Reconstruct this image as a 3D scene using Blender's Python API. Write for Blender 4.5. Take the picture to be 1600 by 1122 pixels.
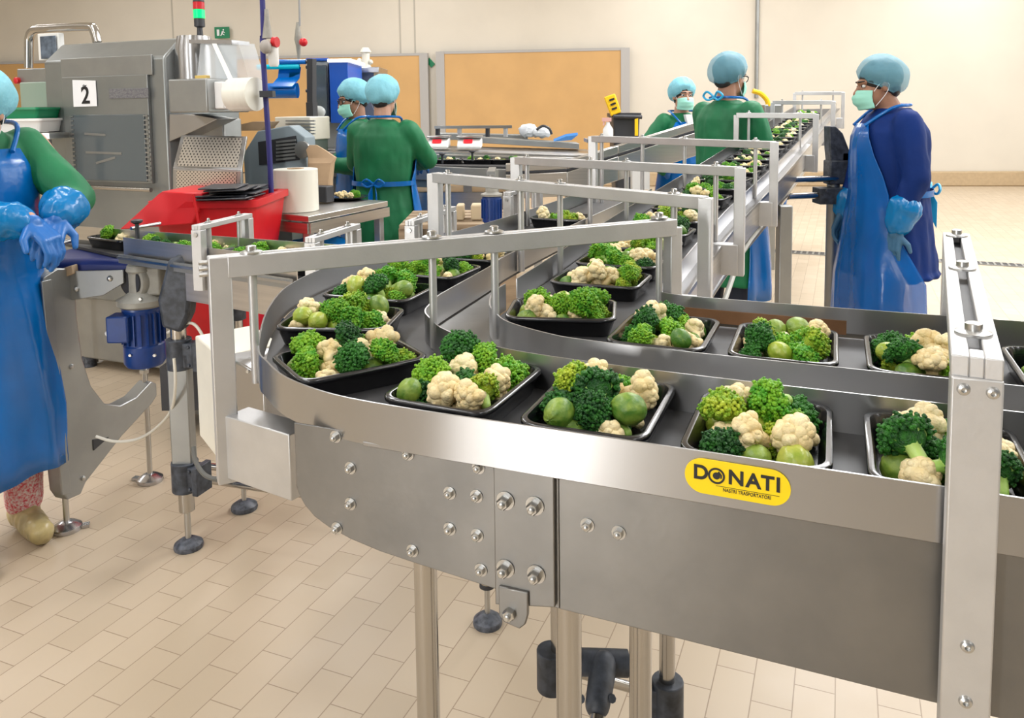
import bpy, bmesh, math, random
from math import sin, cos, pi, radians, sqrt, atan2
from mathutils import Vector, Matrix, Euler, noise
import numpy as np

# ------------------------------------------------------------------ clear
for o in list(bpy.data.objects):
    bpy.data.objects.remove(o)
SC = bpy.context.scene
COL = SC.collection

# ------------------------------------------------------------------ camera
F, CAMH, PX, PY, TH, RO = 1250.0, 1.45, 800.0, 278.5, 0.086, 0.012
cam = bpy.data.cameras.new('camera')
cam.sensor_fit = 'HORIZONTAL'
cam.sensor_width = 36.0
cam.lens = F / 1600 * 36
cam.shift_y = -(561.0 - PY) / 1600
cam.clip_end = 100
camo = bpy.data.objects.new('camera', cam)
COL.objects.link(camo)
_R = Vector((1, 0, 0)); _U = Vector((0, sin(TH), cos(TH))); _Fw = Vector((0, cos(TH), -sin(TH)))
_r = cos(RO) * _R - sin(RO) * _U
_u = sin(RO) * _R + cos(RO) * _U
m = Matrix(((_r.x, _u.x, -_Fw.x, 0), (_r.y, _u.y, -_Fw.y, 0), (_r.z, _u.z, -_Fw.z, CAMH), (0, 0, 0, 1)))
camo.matrix_world = m
SC.camera = camo

# ------------------------------------------------------------------ view, world, lights
SC.view_settings.view_transform = 'Standard'
SC.view_settings.look = 'None'
SC.view_settings.gamma = 1.0
SC.view_settings.use_curve_mapping = False
SC.view_settings.exposure = 0.05
W = bpy.data.worlds.new('world'); SC.world = W
W.use_nodes = True
W.node_tree.nodes['Background'].inputs[0].default_value = (0.9, 0.95, 1.0, 1)
W.node_tree.nodes['Background'].inputs[1].default_value = 0.4

def area(name, loc, target, sx, sy, power, col=(1, 1, 1)):
    l = bpy.data.lights.new(name, 'AREA'); l.shape = 'RECTANGLE'
    l.size = sx; l.size_y = sy; l.energy = power; l.color = col
    o = bpy.data.objects.new(name, l); COL.objects.link(o)
    o.location = loc
    d = Vector(target) - Vector(loc)
    o.rotation_euler = d.to_track_quat('-Z', 'Y').to_euler()
    return o
# rows of ceiling lamps
for ix in range(4):
    for iy in range(4):
        x, y = -7.2 + ix * 5.0, -3.5 + iy * 5.2
        area('ceiling_lamp', (x, y, 4.75), (x, y, 0), 0.6, 3.4, 105, (0.97, 0.98, 1.0))
area('skylight', (3.4, 6.0, 4.8), (3.4, 6.0, 0), 3.0, 3.0, 270, (0.97, 0.98, 1.0))
# daylight through the high windows of the right wall
area('window_and_added_light', (10.6, 7.0, 2.9), (0, 6.5, 0.2), 9.0, 2.6, 270, (0.95, 0.98, 1.0))
area('window_and_added_light', (-6.6, -6.85, 1.5), (0.0, 1.0, 1.0), 0.4, 2.8, 330, (1.0, 0.98, 0.95))  # unseen strip light added behind the camera for the rail highlight

# ------------------------------------------------------------------ picture -> world helpers
def ray(u, v):
    x = (u - PX) / F; y = (v - PY) / F
    c, s = cos(RO), sin(RO)
    x2 = c * x - s * y; y2 = s * x + c * y
    ct, st = cos(TH), sin(TH)
    return Vector((x2, ct - st * y2, -st - ct * y2))
def at(u, v, z):                      # point of height z seen at u, v
    d = ray(u, v); return d * ((z - CAMH) / d.z) + Vector((0, 0, CAMH))
def atd(u, v, Y):                     # point at depth Y seen at u, v
    d = ray(u, v); return d * (Y / d.y) + Vector((0, 0, CAMH))
AZ = radians(22)
A = Vector((cos(AZ), -sin(AZ), 0)); B = Vector((sin(AZ), cos(AZ), 0)); Z = Vector((0, 0, 1))
def ST(s, t, z=0.0): return A * s + B * t + Z * z
def atT(u, v, t):                     # point on the vertical plane p.B = t
    d = ray(u, v); return d * (t / d.dot(B)) + Vector((0, 0, CAMH))

# ------------------------------------------------------------------ materials
MATS = {}
def mat(name, col, rough=0.5, metal=0.0, spec=0.5, noise_amt=0.0, noise_scale=20, col2=None, bump=0.0, bump_scale=60,
        stretch=None, emit=None, emit_s=0, alpha=1.0, trans=0.0, sss=0.0, coat=0.0, rough_var=0.0, rand=0.0, object_coords=True):
    if name in MATS: return MATS[name]
    m = bpy.data.materials.new(name); m.use_nodes = True
    nt = m.node_tree; N = nt.nodes; L = nt.links
    b = N['Principled BSDF']
    b.inputs['Base Color'].default_value = (*col, 1)
    b.inputs['Roughness'].default_value = rough
    b.inputs['Metallic'].default_value = metal
    b.inputs['Specular IOR Level'].default_value = spec
    b.inputs['Alpha'].default_value = alpha
    b.inputs['Transmission Weight'].default_value = trans
    b.inputs['Coat Weight'].default_value = coat
    if sss:
        b.inputs['Subsurface Weight'].default_value = sss
        b.inputs['Subsurface Radius'].default_value = (0.01, 0.006, 0.003)
    if emit:
        b.inputs['Emission Color'].default_value = (*emit, 1); b.inputs['Emission Strength'].default_value = emit_s
    tc = N.new('ShaderNodeTexCoord'); mp = N.new('ShaderNodeMapping')
    L.new(tc.outputs['Object'], mp.inputs['Vector'])
    if stretch: mp.inputs['Scale'].default_value = stretch
    nz = N.new('ShaderNodeTexNoise'); nz.inputs['Scale'].default_value = noise_scale; nz.inputs['Detail'].default_value = 4
    L.new(mp.outputs[0], nz.inputs['Vector'])
    if noise_amt or col2 or rand:
        mx = N.new('ShaderNodeMix'); mx.data_type = 'RGBA'
        c2 = col2 if col2 else tuple(c * (1 - noise_amt) for c in col)
        mx.inputs[6].default_value = (*col, 1); mx.inputs[7].default_value = (*c2, 1)
        rp = N.new('ShaderNodeMapRange'); rp.inputs[1].default_value = 0.35; rp.inputs[2].default_value = 0.65
        L.new(nz.outputs[0], rp.inputs[0])
        if rand:
            oi = N.new('ShaderNodeObjectInfo')
            ad = N.new('ShaderNodeMath'); ad.operation = 'MULTIPLY_ADD'
            sb = N.new('ShaderNodeMath'); sb.operation = 'SUBTRACT'; sb.inputs[1].default_value = 0.5
            L.new(oi.outputs['Random'], sb.inputs[0]); L.new(sb.outputs[0], ad.inputs[0])
            ad.inputs[1].default_value = rand * 2; L.new(rp.outputs[0], ad.inputs[2]); ad.use_clamp = True
            L.new(ad.outputs[0], mx.inputs[0])
        else:
            L.new(rp.outputs[0], mx.inputs[0])
        L.new(mx.outputs[2], b.inputs['Base Color'])
    if rough_var:
        r2 = N.new('ShaderNodeMapRange'); r2.inputs[3].default_value = rough - rough_var; r2.inputs[4].default_value = rough + rough_var
        L.new(nz.outputs[0], r2.inputs[0]); L.new(r2.outputs[0], b.inputs['Roughness'])
    if bump:
        n2 = N.new('ShaderNodeTexNoise'); n2.inputs['Scale'].default_value = bump_scale; n2.inputs['Detail'].default_value = 3
        L.new(mp.outputs[0], n2.inputs['Vector'])
        bp = N.new('ShaderNodeBump'); bp.inputs['Strength'].default_value = bump; bp.inputs['Distance'].default_value = 0.005
        L.new(n2.outputs[0], bp.inputs['Height']); L.new(bp.outputs[0], b.inputs['Normal'])
    MATS[name] = m
    return m

STEEL = mat('brushed_steel', (0.62, 0.60, 0.57), 0.33, 1.0, noise_amt=0.12, noise_scale=3, stretch=(1, 1, 30), bump=0.01, bump_scale=40, rough_var=0.06)
PLATE = mat('brushed_steel_plate', (0.25, 0.245, 0.235), 0.42, 1.0, noise_amt=0.22, noise_scale=6, bump=0.03, bump_scale=90, rough_var=0.07)
RAIL = mat('polished_steel_rail', (0.44, 0.44, 0.445), 0.29, 1.0, noise_amt=0.06, noise_scale=3)
for _m in (RAIL, PLATE):            # horizontally brushed sheet: streaked reflections
    _b = _m.node_tree.nodes['Principled BSDF']; _b.inputs['Anisotropic'].default_value = .9 if _m is RAIL else .55; _b.inputs['Anisotropic Rotation'].default_value = .25
    _t = _m.node_tree.nodes.new('ShaderNodeTangent'); _t.direction_type = 'RADIAL'; _t.axis = 'Z'
    _m.node_tree.links.new(_t.outputs[0], _b.inputs['Tangent'])
BAR = mat('glass_blasted_steel_bar', (0.57, 0.57, 0.57), 0.45, 0.75, noise_amt=0.08, noise_scale=15, bump=0.05, bump_scale=150)
TUBE = mat('polished_tube_steel', (0.47, 0.455, 0.43), 0.2, 1.0)
BOLT = mat('bolt_steel', (0.52, 0.52, 0.51), 0.3, 1.0)
GALV = mat('grey_machine_steel', (0.36, 0.37, 0.365), 0.42, 0.85, noise_amt=0.15, noise_scale=5, rough_var=0.08)
MACH = mat('machine_panel_steel', (0.30, 0.315, 0.31), 0.40, 0.75, noise_amt=0.15, noise_scale=3, rough_var=0.08)
WHITEP = mat('white_plastic', (0.80, 0.80, 0.78), 0.4)
IVORY = mat('ivory_enamel', (0.74, 0.71, 0.61), 0.35, noise_amt=0.08, noise_scale=10)
BLACKP = mat('black_plastic_tray', (0.006, 0.006, 0.008), 0.22, spec=0.6, coat=0.3)
BLACKC = mat('black_nylon_clamp', (0.022, 0.026, 0.034), 0.5, noise_amt=0.5, noise_scale=40, col2=(0.06, 0.07, 0.09))
RUBBER = mat('dark_foot_rubber', (0.035, 0.04, 0.05), 0.45, noise_amt=0.5, noise_scale=60, col2=(0.12, 0.13, 0.16))
BELT = mat('dark_slat_belt', (0.05, 0.05, 0.052), 0.5, noise_amt=0.3)
GBELT = mat('green_belt_strip', (0.0, 0.12, 0.08), 0.4)
BBELT = mat('blue_belt', (0.008, 0.02, 0.14), 0.35)
MBLUE = mat('motor_blue_paint', (0.008, 0.045, 0.22), 0.35, noise_amt=0.2)
GEARG = mat('gearbox_grey', (0.33, 0.32, 0.28), 0.5, noise_amt=0.25)
RED = mat('red_bin_plastic', (0.62, 0.008, 0.015), 0.38, noise_amt=0.15, noise_scale=6)
REDL = mat('red_display', (0.7, 0.01, 0.02), 0.3, emit=(1, 0.02, 0.03), emit_s=0.4)
DARK = mat('dark_grey_plastic', (0.03, 0.032, 0.038), 0.45)
DGLASS = mat('dark_glass', (0.09, 0.11, 0.12), 0.12, spec=0.7)
ORANGE = mat('orange_panel_board', (0.60, 0.36, 0.14), 0.5, noise_amt=0.08, noise_scale=2)
WALL = mat('cream_wall_paint', (0.68, 0.63, 0.54), 0.55, noise_amt=0.04, noise_scale=1.5)
KERB = mat('tan_kerb', (0.50, 0.37, 0.22), 0.5, noise_amt=0.1)
CEIL = mat('white_ceiling', (0.75, 0.75, 0.73), 0.7)
BACKW = mat('grey_wall_paint', (0.17, 0.20, 0.23), 0.6)
YEL = mat('yellow_plastic', (0.82, 0.50, 0.005), 0.4)
SIGNY = mat('yellow_badge', (0.90, 0.64, 0.0), 0.35)
INK = mat('black_ink', (0.008, 0.008, 0.01), 0.5)
PAPER = mat('white_paper', (0.82, 0.83, 0.85), 0.7)
FILM = mat('cream_film_roll', (0.80, 0.79, 0.70), 0.3, noise_amt=0.05, noise_scale=4, stretch=(8, 8, 1))
KRAFT = mat('kraft_paper', (0.52, 0.36, 0.22), 0.75, noise_amt=0.2, noise_scale=8)
WOOD = mat('pallet_wood', (0.42, 0.31, 0.2), 0.7, noise_amt=0.35, noise_scale=5, stretch=(1, 8, 8))
CYAN = mat('blue_film', (0.0, 0.16, 0.62), 0.15, trans=0.15, spec=0.7)
BLUEP = mat('blue_machine_panel', (0.006, 0.09, 0.50), 0.4)
HOSE = mat('blue_hose', (0.03, 0.03, 0.17), 0.4)
GREENP = mat('green_plastic', (0.0, 0.22, 0.09), 0.4)
SHEETB = mat('blue_plastic_bag', (0.0, 0.17, 0.52), 0.18, alpha=0.8, bump=0.6, bump_scale=25)
CLEAR = mat('clear_acrylic', (0.75, 0.8, 0.84), 0.08, alpha=0.35)

# ------------------------------------------------------------------ mesh builder
class MB:
    def __init__(s): s.bm = bmesh.new()
    def box(s, c, dx, dy, dz, ex=None, ey=None, ez=None):
        """box centred at c with full sizes along axes ex, ey, ez"""
        ex = Vector(ex) if ex is not None else Vector((1, 0, 0)); ez = Vector(ez) if ez is not None else Z
        ey = Vector(ey) if ey is not None else ez.cross(ex).normalized()
        c = Vector(c); vs = []
        for k in (-.5, .5):
            for j in (-.5, .5):
                for i in (-.5, .5):
                    vs.append(s.bm.verts.new(c + ex * (i * dx) + ey * (j * dy) + ez * (k * dz)))
        for f in ((0, 1, 3, 2), (4, 6, 7, 5), (0, 4, 5, 1), (2, 3, 7, 6), (0, 2, 6, 4), (1, 5, 7, 3)):
            s.bm.faces.new([vs[i] for i in f])
        return s
    def bar(s, p0, p1, w, h, up=None):
        """rectangular bar from p0 to p1; h measured along up"""
        p0, p1 = Vector(p0), Vector(p1); d = p1 - p0; L = d.length; d.normalize()
        up = Vector(up) if up is not None else (Z if abs(d.z) < 0.95 else B)
        e = up.cross(d).normalized(); n = d.cross(e).normalized()
        return s.box((p0 + p1) / 2, L, w, h, d, e, n)
    def ring(s, c, e1, e2, r1, r2, n):
        return [s.bm.verts.new(c + e1 * (r1 * cos(2 * pi * i / n)) + e2 * (r2 * sin(2 * pi * i / n))) for i in range(n)]
    def skin(s, rings, cap=True, closed=True):
        for a, b in zip(rings[:-1], rings[1:]):
            n = len(a)
            for i in range(n if closed else n - 1):
                j = (i + 1) % n
                try: s.bm.faces.new((a[i], a[j], b[j], b[i]))
                except ValueError: pass
        if cap:
            for r in (rings[0][::-1], rings[-1]):
                try: s.bm.faces.new(r)
                except ValueError: pass
        return s
    def tube(s, p0, p1, r, r1=None, n=16):
        p0, p1 = Vector(p0), Vector(p1); d = (p1 - p0).normalized()
        e1 = d.orthogonal().normalized(); e2 = d.cross(e1)
        r1 = r if r1 is None else r1
        return s.skin([s.ring(p0, e1, e2, r, r, n), s.ring(p1, e1, e2, r1, r1, n)])
    def pipe(s, pts, r, n=10, cap=True):
        pts = [Vector(p) for p in pts]; rings = []; e1 = None
        for i, p in enumerate(pts):
            d = (pts[min(i + 1, len(pts) - 1)] - pts[max(i - 1, 0)]).normalized()
            if e1 is None: e1 = d.orthogonal().normalized()
            e1 = (e1 - d * e1.dot(d)).normalized(); e2 = d.cross(e1)
            rr = r[i] if isinstance(r, (list, tuple)) else r
            rings.append(s.ring(p, e1, e2, rr, rr, n))
        return s.skin(rings, cap)
    def lathe(s, c, prof, axis=None, n=24):
        """prof: list of (r, h) along axis from c"""
        ax = Vector(axis).normalized() if axis is not None else Z
        e1 = ax.orthogonal().normalized(); e2 = ax.cross(e1); c = Vector(c)
        return s.skin([s.ring(c + ax * h, e1, e2, max(r, 1e-5), max(r, 1e-5), n) for r, h in prof])
    def prism(s, pts, d):
        """closed polygon pts (3-D) extruded by vector d"""
        d = Vector(d)
        a = [s.bm.verts.new(Vector(p)) for p in pts]; b = [s.bm.verts.new(Vector(p) + d) for p in pts]
        return s.skin([a, b])
    def sheet(s, path, z0, z1, th):
        """thin vertical sheet following a plan path (list of Vectors), thickness to the right of travel; z0/z1 relative to point z"""
        path = [Vector(p) for p in path]; rings = []
        for i, p in enumerate(path):
            d = path[min(i + 1, len(path) - 1)] - path[max(i - 1, 0)]; d.z = 0; d.normalize()
            nrm = Vector((d.y, -d.x, 0))
            rings.append([s.bm.verts.new(q) for q in (p + Z * z0, p + Z * z1, p + nrm * th + Z * z1, p + nrm * th + Z * z0)])
        return s.skin(rings)
    def strip(s, left, right, z0, z1):
        """solid strip between two plan paths with the same number of points"""
        rings = []
        for l, r in zip(left, right):
            l, r = Vector(l), Vector(r)
            rings.append([s.bm.verts.new(q) for q in (l + Z * z0, l + Z * z1, r + Z * z1, r + Z * z0)])
        return s.skin(rings)
    def ell(s, c, r, rot=None, n=16, m=10):
        c = Vector(c); r = Vector(r) if not isinstance(r, (int, float)) else Vector((r, r, r)); rings = []
        R = rot if rot is not None else Matrix.Identity(3)
        for k in range(m + 1):
            th = pi * k / m; sr = max(sin(th), 1e-3)
            rings.append([s.bm.verts.new(c + R @ Vector((r.x * sr * cos(2 * pi * i / n), r.y * sr * sin(2 * pi * i / n), -r.z * cos(th)))) for i in range(n)])
        return s.skin(rings)
    def ico(s, c, r, sub=1):
        bmesh.ops.create_icosphere(s.bm, subdivisions=sub, radius=r, matrix=Matrix.Translation(Vector(c)))
        return s
    def cap(s, p0, p1, r0, r1, n=14):
        """tapered capsule"""
        p0, p1 = Vector(p0), Vector(p1); d = p1 - p0; L = d.length
        d = d.normalized() if L > 1e-6 else Z.copy(); e1 = d.orthogonal().normalized(); e2 = d.cross(e1); rings = []
        for k in range(5):
            a = pi / 2 * (1 - k / 4) ; a = max(a, 0)
            rings.append((p0 - d * r0 * sin(a), max(r0 * cos(a), 1e-4)))
        for k in range(5):
            a = pi / 2 * k / 4
            rings.append((p1 + d * r1 * sin(a), max(r1 * cos(a), 1e-4)))
        return s.skin([s.ring(c, e1, e2, r, r, n) for c, r in rings])
    def loft(s, secs, n=40, fold=None):
        """secs: (centre, rx, ry, ex, ey) closed body; fold(k, ang) multiplies the radius"""
        rings = []
        for k, (c, rx, ry, ex, ey) in enumerate(secs):
            c = Vector(c); row = []
            for i in range(n):
                a = 2 * pi * i / n; f = fold(k, a) if fold else 1
                row.append(s.bm.verts.new(c + Vector(ex) * (rx * f * cos(a)) + Vector(ey) * (ry * f * sin(a))))
            rings.append(row)
        return s.skin(rings)

def link(o, parent=None):
    COL.objects.link(o)
    if parent is not None:
        o.parent = parent
        o.matrix_parent_inverse = wm(parent).inverted()
    return o
def wm(o):
    M = o.matrix_basis.copy()
    if o.parent: M = wm(o.parent) @ o.matrix_parent_inverse @ M
    return M
def obj(name, mb, material, parent=None, smooth=True, bevel=0, angle=35, local=False, segs=2):
    bm = mb.bm if isinstance(mb, MB) else mb
    bmesh.ops.recalc_face_normals(bm, faces=bm.faces)
    me = bpy.data.meshes.new(name); bm.to_mesh(me); bm.free()
    me.materials.append(material)
    o = bpy.data.objects.new(name, me)
    COL.objects.link(o)
    if parent is not None:
        o.parent = parent
        if not local: o.matrix_parent_inverse = wm(parent).inverted()
    if bevel:
        b = o.modifiers.new('bevel', 'BEVEL'); b.width = bevel; b.segments = segs; b.limit_method = 'ANGLE'; b.angle_limit = radians(40)
    if smooth:
        me.shade_smooth() if hasattr(me, 'shade_smooth') else None
        try: me.set_sharp_from_angle(angle=radians(angle))
        except Exception: pass
    return o
def tag(o, label, cat=None, group=None, kind=None):
    if label: o['label'] = label
    if cat: o['category'] = cat
    if group: o['group'] = group
    if kind: o['kind'] = kind
    return o
def empty(name, loc, label=None, cat=None, group=None, rz=0):
    o = bpy.data.objects.new(name, None); COL.objects.link(o)
    o.empty_display_size = 0.05
    o.location = loc; o.rotation_euler = (0, 0, rz)
    if label: tag(o, label, cat, group)
    return o
def struct(name, mb, m, **k):
    o = obj(name, mb, m, **k); o['kind'] = 'structure'; return o
def sharp(mb_or_o): return mb_or_o
def bez(pts, n=8):
    """Catmull-Rom through points"""
    pts = [Vector(p) for p in pts]; out = []
    for i in range(len(pts) - 1):
        p0 = pts[max(i - 1, 0)]; p1 = pts[i]; p2 = pts[i + 1]; p3 = pts[min(i + 2, len(pts) - 1)]
        for k in range(n):
            t = k / n
            out.append(0.5 * ((2 * p1) + (p2 - p0) * t + (2 * p0 - 5 * p1 + 4 * p2 - p3) * t * t + (3 * p1 - p0 - 3 * p2 + p3) * t ** 3))
    out.append(pts[-1]); return out
def hexbolt(mb, c, ax, r=0.008, h=0.008, washer=True):
    ax = Vector(ax).normalized(); c = Vector(c)
    if washer: mb.lathe(c, [(r * 1.45, 0), (r * 1.45, 0.0015)], ax, 16)
    mb.lathe(c + ax * 0.0015, [(r, 0), (r, h * 0.8), (r * 0.8, h)], ax, 6)
    mb.lathe(c + ax * (h + 0.001), [(r * 0.5, 0), (r * 0.5, h * 0.35), (r * 0.3, h * 0.45)], ax, 10)
    return mb
# ================================================================== SETTING
def tile_mat():
    m = bpy.data.materials.new('beige_floor_tiles'); m.use_nodes = True
    nt = m.node_tree; N = nt.nodes; L = nt.links; b = N['Principled BSDF']
    tc = N.new('ShaderNodeTexCoord'); mp = N.new('ShaderNodeMapping'); mp.vector_type = 'POINT'
    L.new(tc.outputs['Object'], mp.inputs['Vector'])
    mp.inputs['Rotation'].default_value = (0, 0, -radians(67.5))
    mp.inputs['Location'].default_value = (0.03, 0.012, 0)
    br = N.new('ShaderNodeTexBrick')
    br.inputs['Scale'].default_value = 1.0
    br.inputs['Brick Width'].default_value = 0.195; br.inputs['Row Height'].default_value = 0.0955
    br.inputs['Mortar Size'].default_value = 0.0016; br.inputs['Mortar Smooth'].default_value = 0.3
    br.inputs['Color1'].default_value = (0.565, 0.465, 0.345, 1); br.inputs['Color2'].default_value = (0.51, 0.415, 0.30, 1)
    br.inputs['Mortar'].default_value = (0.30, 0.22, 0.15, 1)
    L.new(mp.outputs[0], br.inputs['Vector'])
    nz = N.new('ShaderNodeTexNoise'); nz.inputs['Scale'].default_value = 1.3; nz.inputs['Detail'].default_value = 6
    L.new(tc.outputs['Object'], nz.inputs['Vector'])
    rp = N.new('ShaderNodeMapRange'); rp.inputs[1].default_value = 0.3; rp.inputs[2].default_value = 0.7
    rp.inputs[3].default_value = 0.0; rp.inputs[4].default_value = 0.3
    L.new(nz.outputs[0], rp.inputs[0])
    mx = N.new('ShaderNodeMix'); mx.data_type = 'RGBA'; mx.inputs[7].default_value = (0.46, 0.355, 0.235, 1)
    L.new(rp.outputs[0], mx.inputs[0]); L.new(br.outputs['Color'], mx.inputs[6])
    L.new(mx.outputs[2], b.inputs['Base Color'])
    n2 = N.new('ShaderNodeTexNoise'); n2.inputs['Scale'].default_value = 6; n2.inputs['Detail'].default_value = 4
    L.new(tc.outputs['Object'], n2.inputs['Vector'])
    r2 = N.new('ShaderNodeMapRange'); r2.inputs[3].default_value = 0.28; r2.inputs[4].default_value = 0.55
    L.new(n2.outputs[0], r2.inputs[0]); L.new(r2.outputs[0], b.inputs['Roughness'])
    bp = N.new('ShaderNodeBump'); bp.inputs['Strength'].default_value = 0.35; bp.inputs['Distance'].default_value = 0.003; bp.invert = True
    L.new(br.outputs['Fac'], bp.inputs['Height']); L.new(bp.outputs[0], b.inputs['Normal'])
    return m
struct('floor', MB().box((-0.75, 5.0, -0.05), 23.5, 24.5, 0.1), tile_mat(), smooth=False)
WA = Vector((-12.5, 16.75, 0)); WB = Vector((11.0, 13.8, 0)); WD = (WB - WA).normalized(); WN = Vector((WD.y, -WD.x, 0))   # WN points into the hall
mb = MB().bar(WA - WN * 0.1 + Z * 2.5, WB - WN * 0.1 + Z * 2.5, 0.2, 5.0)
struct('wall_back', mb, WALL, smooth=False)
mb = MB(); KP = [WA + WN * 0.07, WB + WN * 0.07]
mb.bar(KP[0] + Z * 0.13, KP[1] + Z * 0.13, 0.14, 0.26)
struct('baseboard_back', mb, KERB, bevel=0.02)
struct('wall_left', MB().box((-12.6, 5, 2.5), 0.2, 24.5, 5), WALL, smooth=False)
mb = MB()
mb.box((11.1, 5, 0.8), 0.2, 24.5, 1.6); mb.box((11.1, 5, 4.6), 0.2, 24.5, 0.8)
mb.box((11.1, -2.5, 2.9), 0.2, 9.5, 2.6); mb.box((11.1, 14.5, 2.9), 0.2, 5.5, 2.6)
struct('wall_right', mb, WALL, smooth=False)
struct('wall_front', MB().box((-0.75, -7.1, 2.5), 23.5, 0.2, 5), BACKW, smooth=False)
struct('ceiling', MB().box((-0.75, 5, 5.05), 23.5, 24.5, 0.1), CEIL, smooth=False)
def wallpt(u, v, off=0.0):
    """point on the back wall plane (moved off into the hall)"""
    d = ray(u, v); o = Vector((0, 0, CAMH)); n = WN
    return o + d * ((WA + n * off - o).dot(n) / d.dot(n))
# panel joints of the back wall
for n, u in enumerate((270, 625, 648)):
    p = wallpt(u, 40, 0.0); p.z = 0
    struct('trim_%d' % (n + 1), MB().bar(p + Z * 0.3, p + Z * 4.95, 0.03, 0.012, WN), mat('wall_joint', (0.45, 0.42, 0.36), 0.6), smooth=False)
# conduit on the wall
p = wallpt(1183, 60, 0.03); p.z = 0
t = tag(obj('conduit_pipe', MB().tube(p + Z * 1.6, p + Z * 4.98, 0.035), GALV), 'grey vertical conduit pipe on the cream back wall above the man with glasses', 'pipe')
# floor drain grating
p0 = at(1180, 391, 0.0); p1 = at(1640, 418, 0.0)
dd = (p1 - p0).normalized(); nn = Vector((dd.y, -dd.x, 0)); Ld = (p1 - p0).length
g = empty('floor_drain', (p0 + p1) / 2, 'long narrow steel drain grating in the tiled floor behind the man in dark blue', 'drain')
obj('channel', MB().bar(p0 + Z * 0.002, p1 + Z * 0.002, 0.15, 0.004), DARK, g, smooth=False)
mb = MB()
for s_ in (-.075, .075): mb.bar(p0 + nn * s_ + Z * 0.004, p1 + nn * s_ + Z * 0.004, 0.012, 0.006)
k = 0.0
while k < Ld:
    q = p0 + dd * k; mb.bar(q - nn * 0.07 + Z * 0.005, q + nn * 0.07 + Z * 0.005, 0.018, 0.005); k += 0.055
obj('grating', mb, GALV, g, smooth=False)

# ================================================================== FRONT DOUBLE-LANE TURN CONVEYOR
ZR, ZB = 1.05, 0.992          # top of guide rails, top of belts
def stp(l, z=ZR): return [ST(s, t, z) for s, t in l]
OUT = bez(stp([(-1.12, 3.9), (-1.12, 3.2), (-1.135, 2.6), (-1.19, 2.1), (-1.215, 1.8), (-1.175, 1.53), (-1.07, 1.31), (-.911, 1.085), (-.84, 1.02), (-.759, .966), (-.65, .93), (-.52, .92), (-.39, .92), (-.2, .92), (.1, .92), (.75, .92), (1.4, .92)]), 8)
MIDR = bez(stp([(-.83, 3.9), (-.83, 3.2), (-.83, 2.6), (-.827, 2.04), (-.807, 1.838), (-.787, 1.531), (-.774, 1.474), (-.75, 1.395), (-.702, 1.336), (-.66, 1.293), (-.579, 1.244), (-.494, 1.215), (-.38, 1.20), (-.2, 1.19), (.1, 1.187), (.75, 1.187), (1.4, 1.187)]), 8)
# the straight feed lane: right rail in world coordinates, climbing gently away from the bend
RRW = [Vector(p) for p in ((.32, 1.72, 1.05), (.40, 1.95, 1.05), (.769, 2.8, 1.10), (1.25, 3.75, 1.185), (2.13, 5.6, 1.325), (3.2, 7.9, 1.475))]
RR = bez(RRW, 8)
def offs(path, d):
    out = []
    for i, p in enumerate(path):
        t = path[min(i + 1, len(path) - 1)] - path[max(i - 1, 0)]; t.z = 0; t.normalize()
        out.append(p + Vector((-t.y, t.x, 0)) * d)
    return out
RL = offs(RR, 0.345)
MIDB = RL[::-1][:-4] + bez([RL[3], ST(-.687, 1.598, ZR), ST(-.65, 1.49, ZR), ST(-.605, 1.421, ZR), ST(-.558, 1.372, ZR), ST(-.466, 1.327, ZR), ST(-.393, 1.311, ZR), ST(-.2, 1.302, ZR), ST(.1, 1.30, ZR), ST(.75, 1.30, ZR), ST(1.4, 1.30, ZR)], 8)
BACK = bez([ST(-.349, 1.715, ZR), ST(-.325, 1.702, ZR), ST(-.27, 1.692, ZR), ST(-.145, 1.689, ZR), ST(0, 1.687, ZR), ST(.3, 1.69, ZR), ST(.75, 1.69, ZR), ST(1.4, 1.69, ZR)], 8)

TC = empty('turn_conveyor', ST(-.3, 1.2, 0), 'stainless two-lane conveyor bending round the corner in the foreground, with the yellow badge', 'conveyor')
def rail(name, path, parent, z0=-0.062, z1=0.0, th=0.003, m=RAIL):
    return obj(name, MB().sheet(path, z0, z1, th), m, parent, angle=50)
rail('guide_rail', OUT, TC)
rail('guide_rail', offs(MIDR, -0.003), TC); rail('guide_rail', offs(MIDB[40:], -0.003), TC)
rail('guide_rail', BACK, TC, z0=-0.05)
def resample(path, n):
    ls = [0]
    for a, b in zip(path[:-1], path[1:]): ls.append(ls[-1] + (b - a).length)
    out = []; j = 0
    for i in range(n):
        d = ls[-1] * i / (n - 1)
        while j < len(path) - 2 and ls[j + 1] < d: j += 1
        f = (d - ls[j]) / max(ls[j + 1] - ls[j], 1e-9); out.append(path[j].lerp(path[j + 1], min(max(f, 0), 1)))
    return out
def slab(l, r, z0, z1, n=70):
    return MB().strip(resample(l, n), resample(r, n), z0, z1)
# belts (z relative to rail tops)
b1 = obj('belt', slab(offs(OUT, .006), offs(MIDR, -.006), ZB - ZR - .012, ZB - ZR), BELT, TC)
ib = [i for i, p in enumerate(MIDB) if p.dot(B) < 1.85 and p.dot(A) < 1.5]
MIDB_T = MIDB[ib[0]:]
BK2 = [ST(-.38, 1.85, ZR)] + BACK
b2 = obj('belt', slab(offs(MIDB_T, .006), offs(BK2, -.006), ZB - ZR - .012, ZB - ZR), BELT, TC)
# slat lines on the belts (surface detail of the belt: narrow green strip and wear strips)
for (t0, t1) in ((.99, 1.012), (1.36, 1.378)):
    obj('belt_strip', MB().box(ST(.5, (t0 + t1) / 2, ZB + .001), 1.75, t1 - t0, .003, A, B), GBELT, TC, smooth=False)
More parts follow.
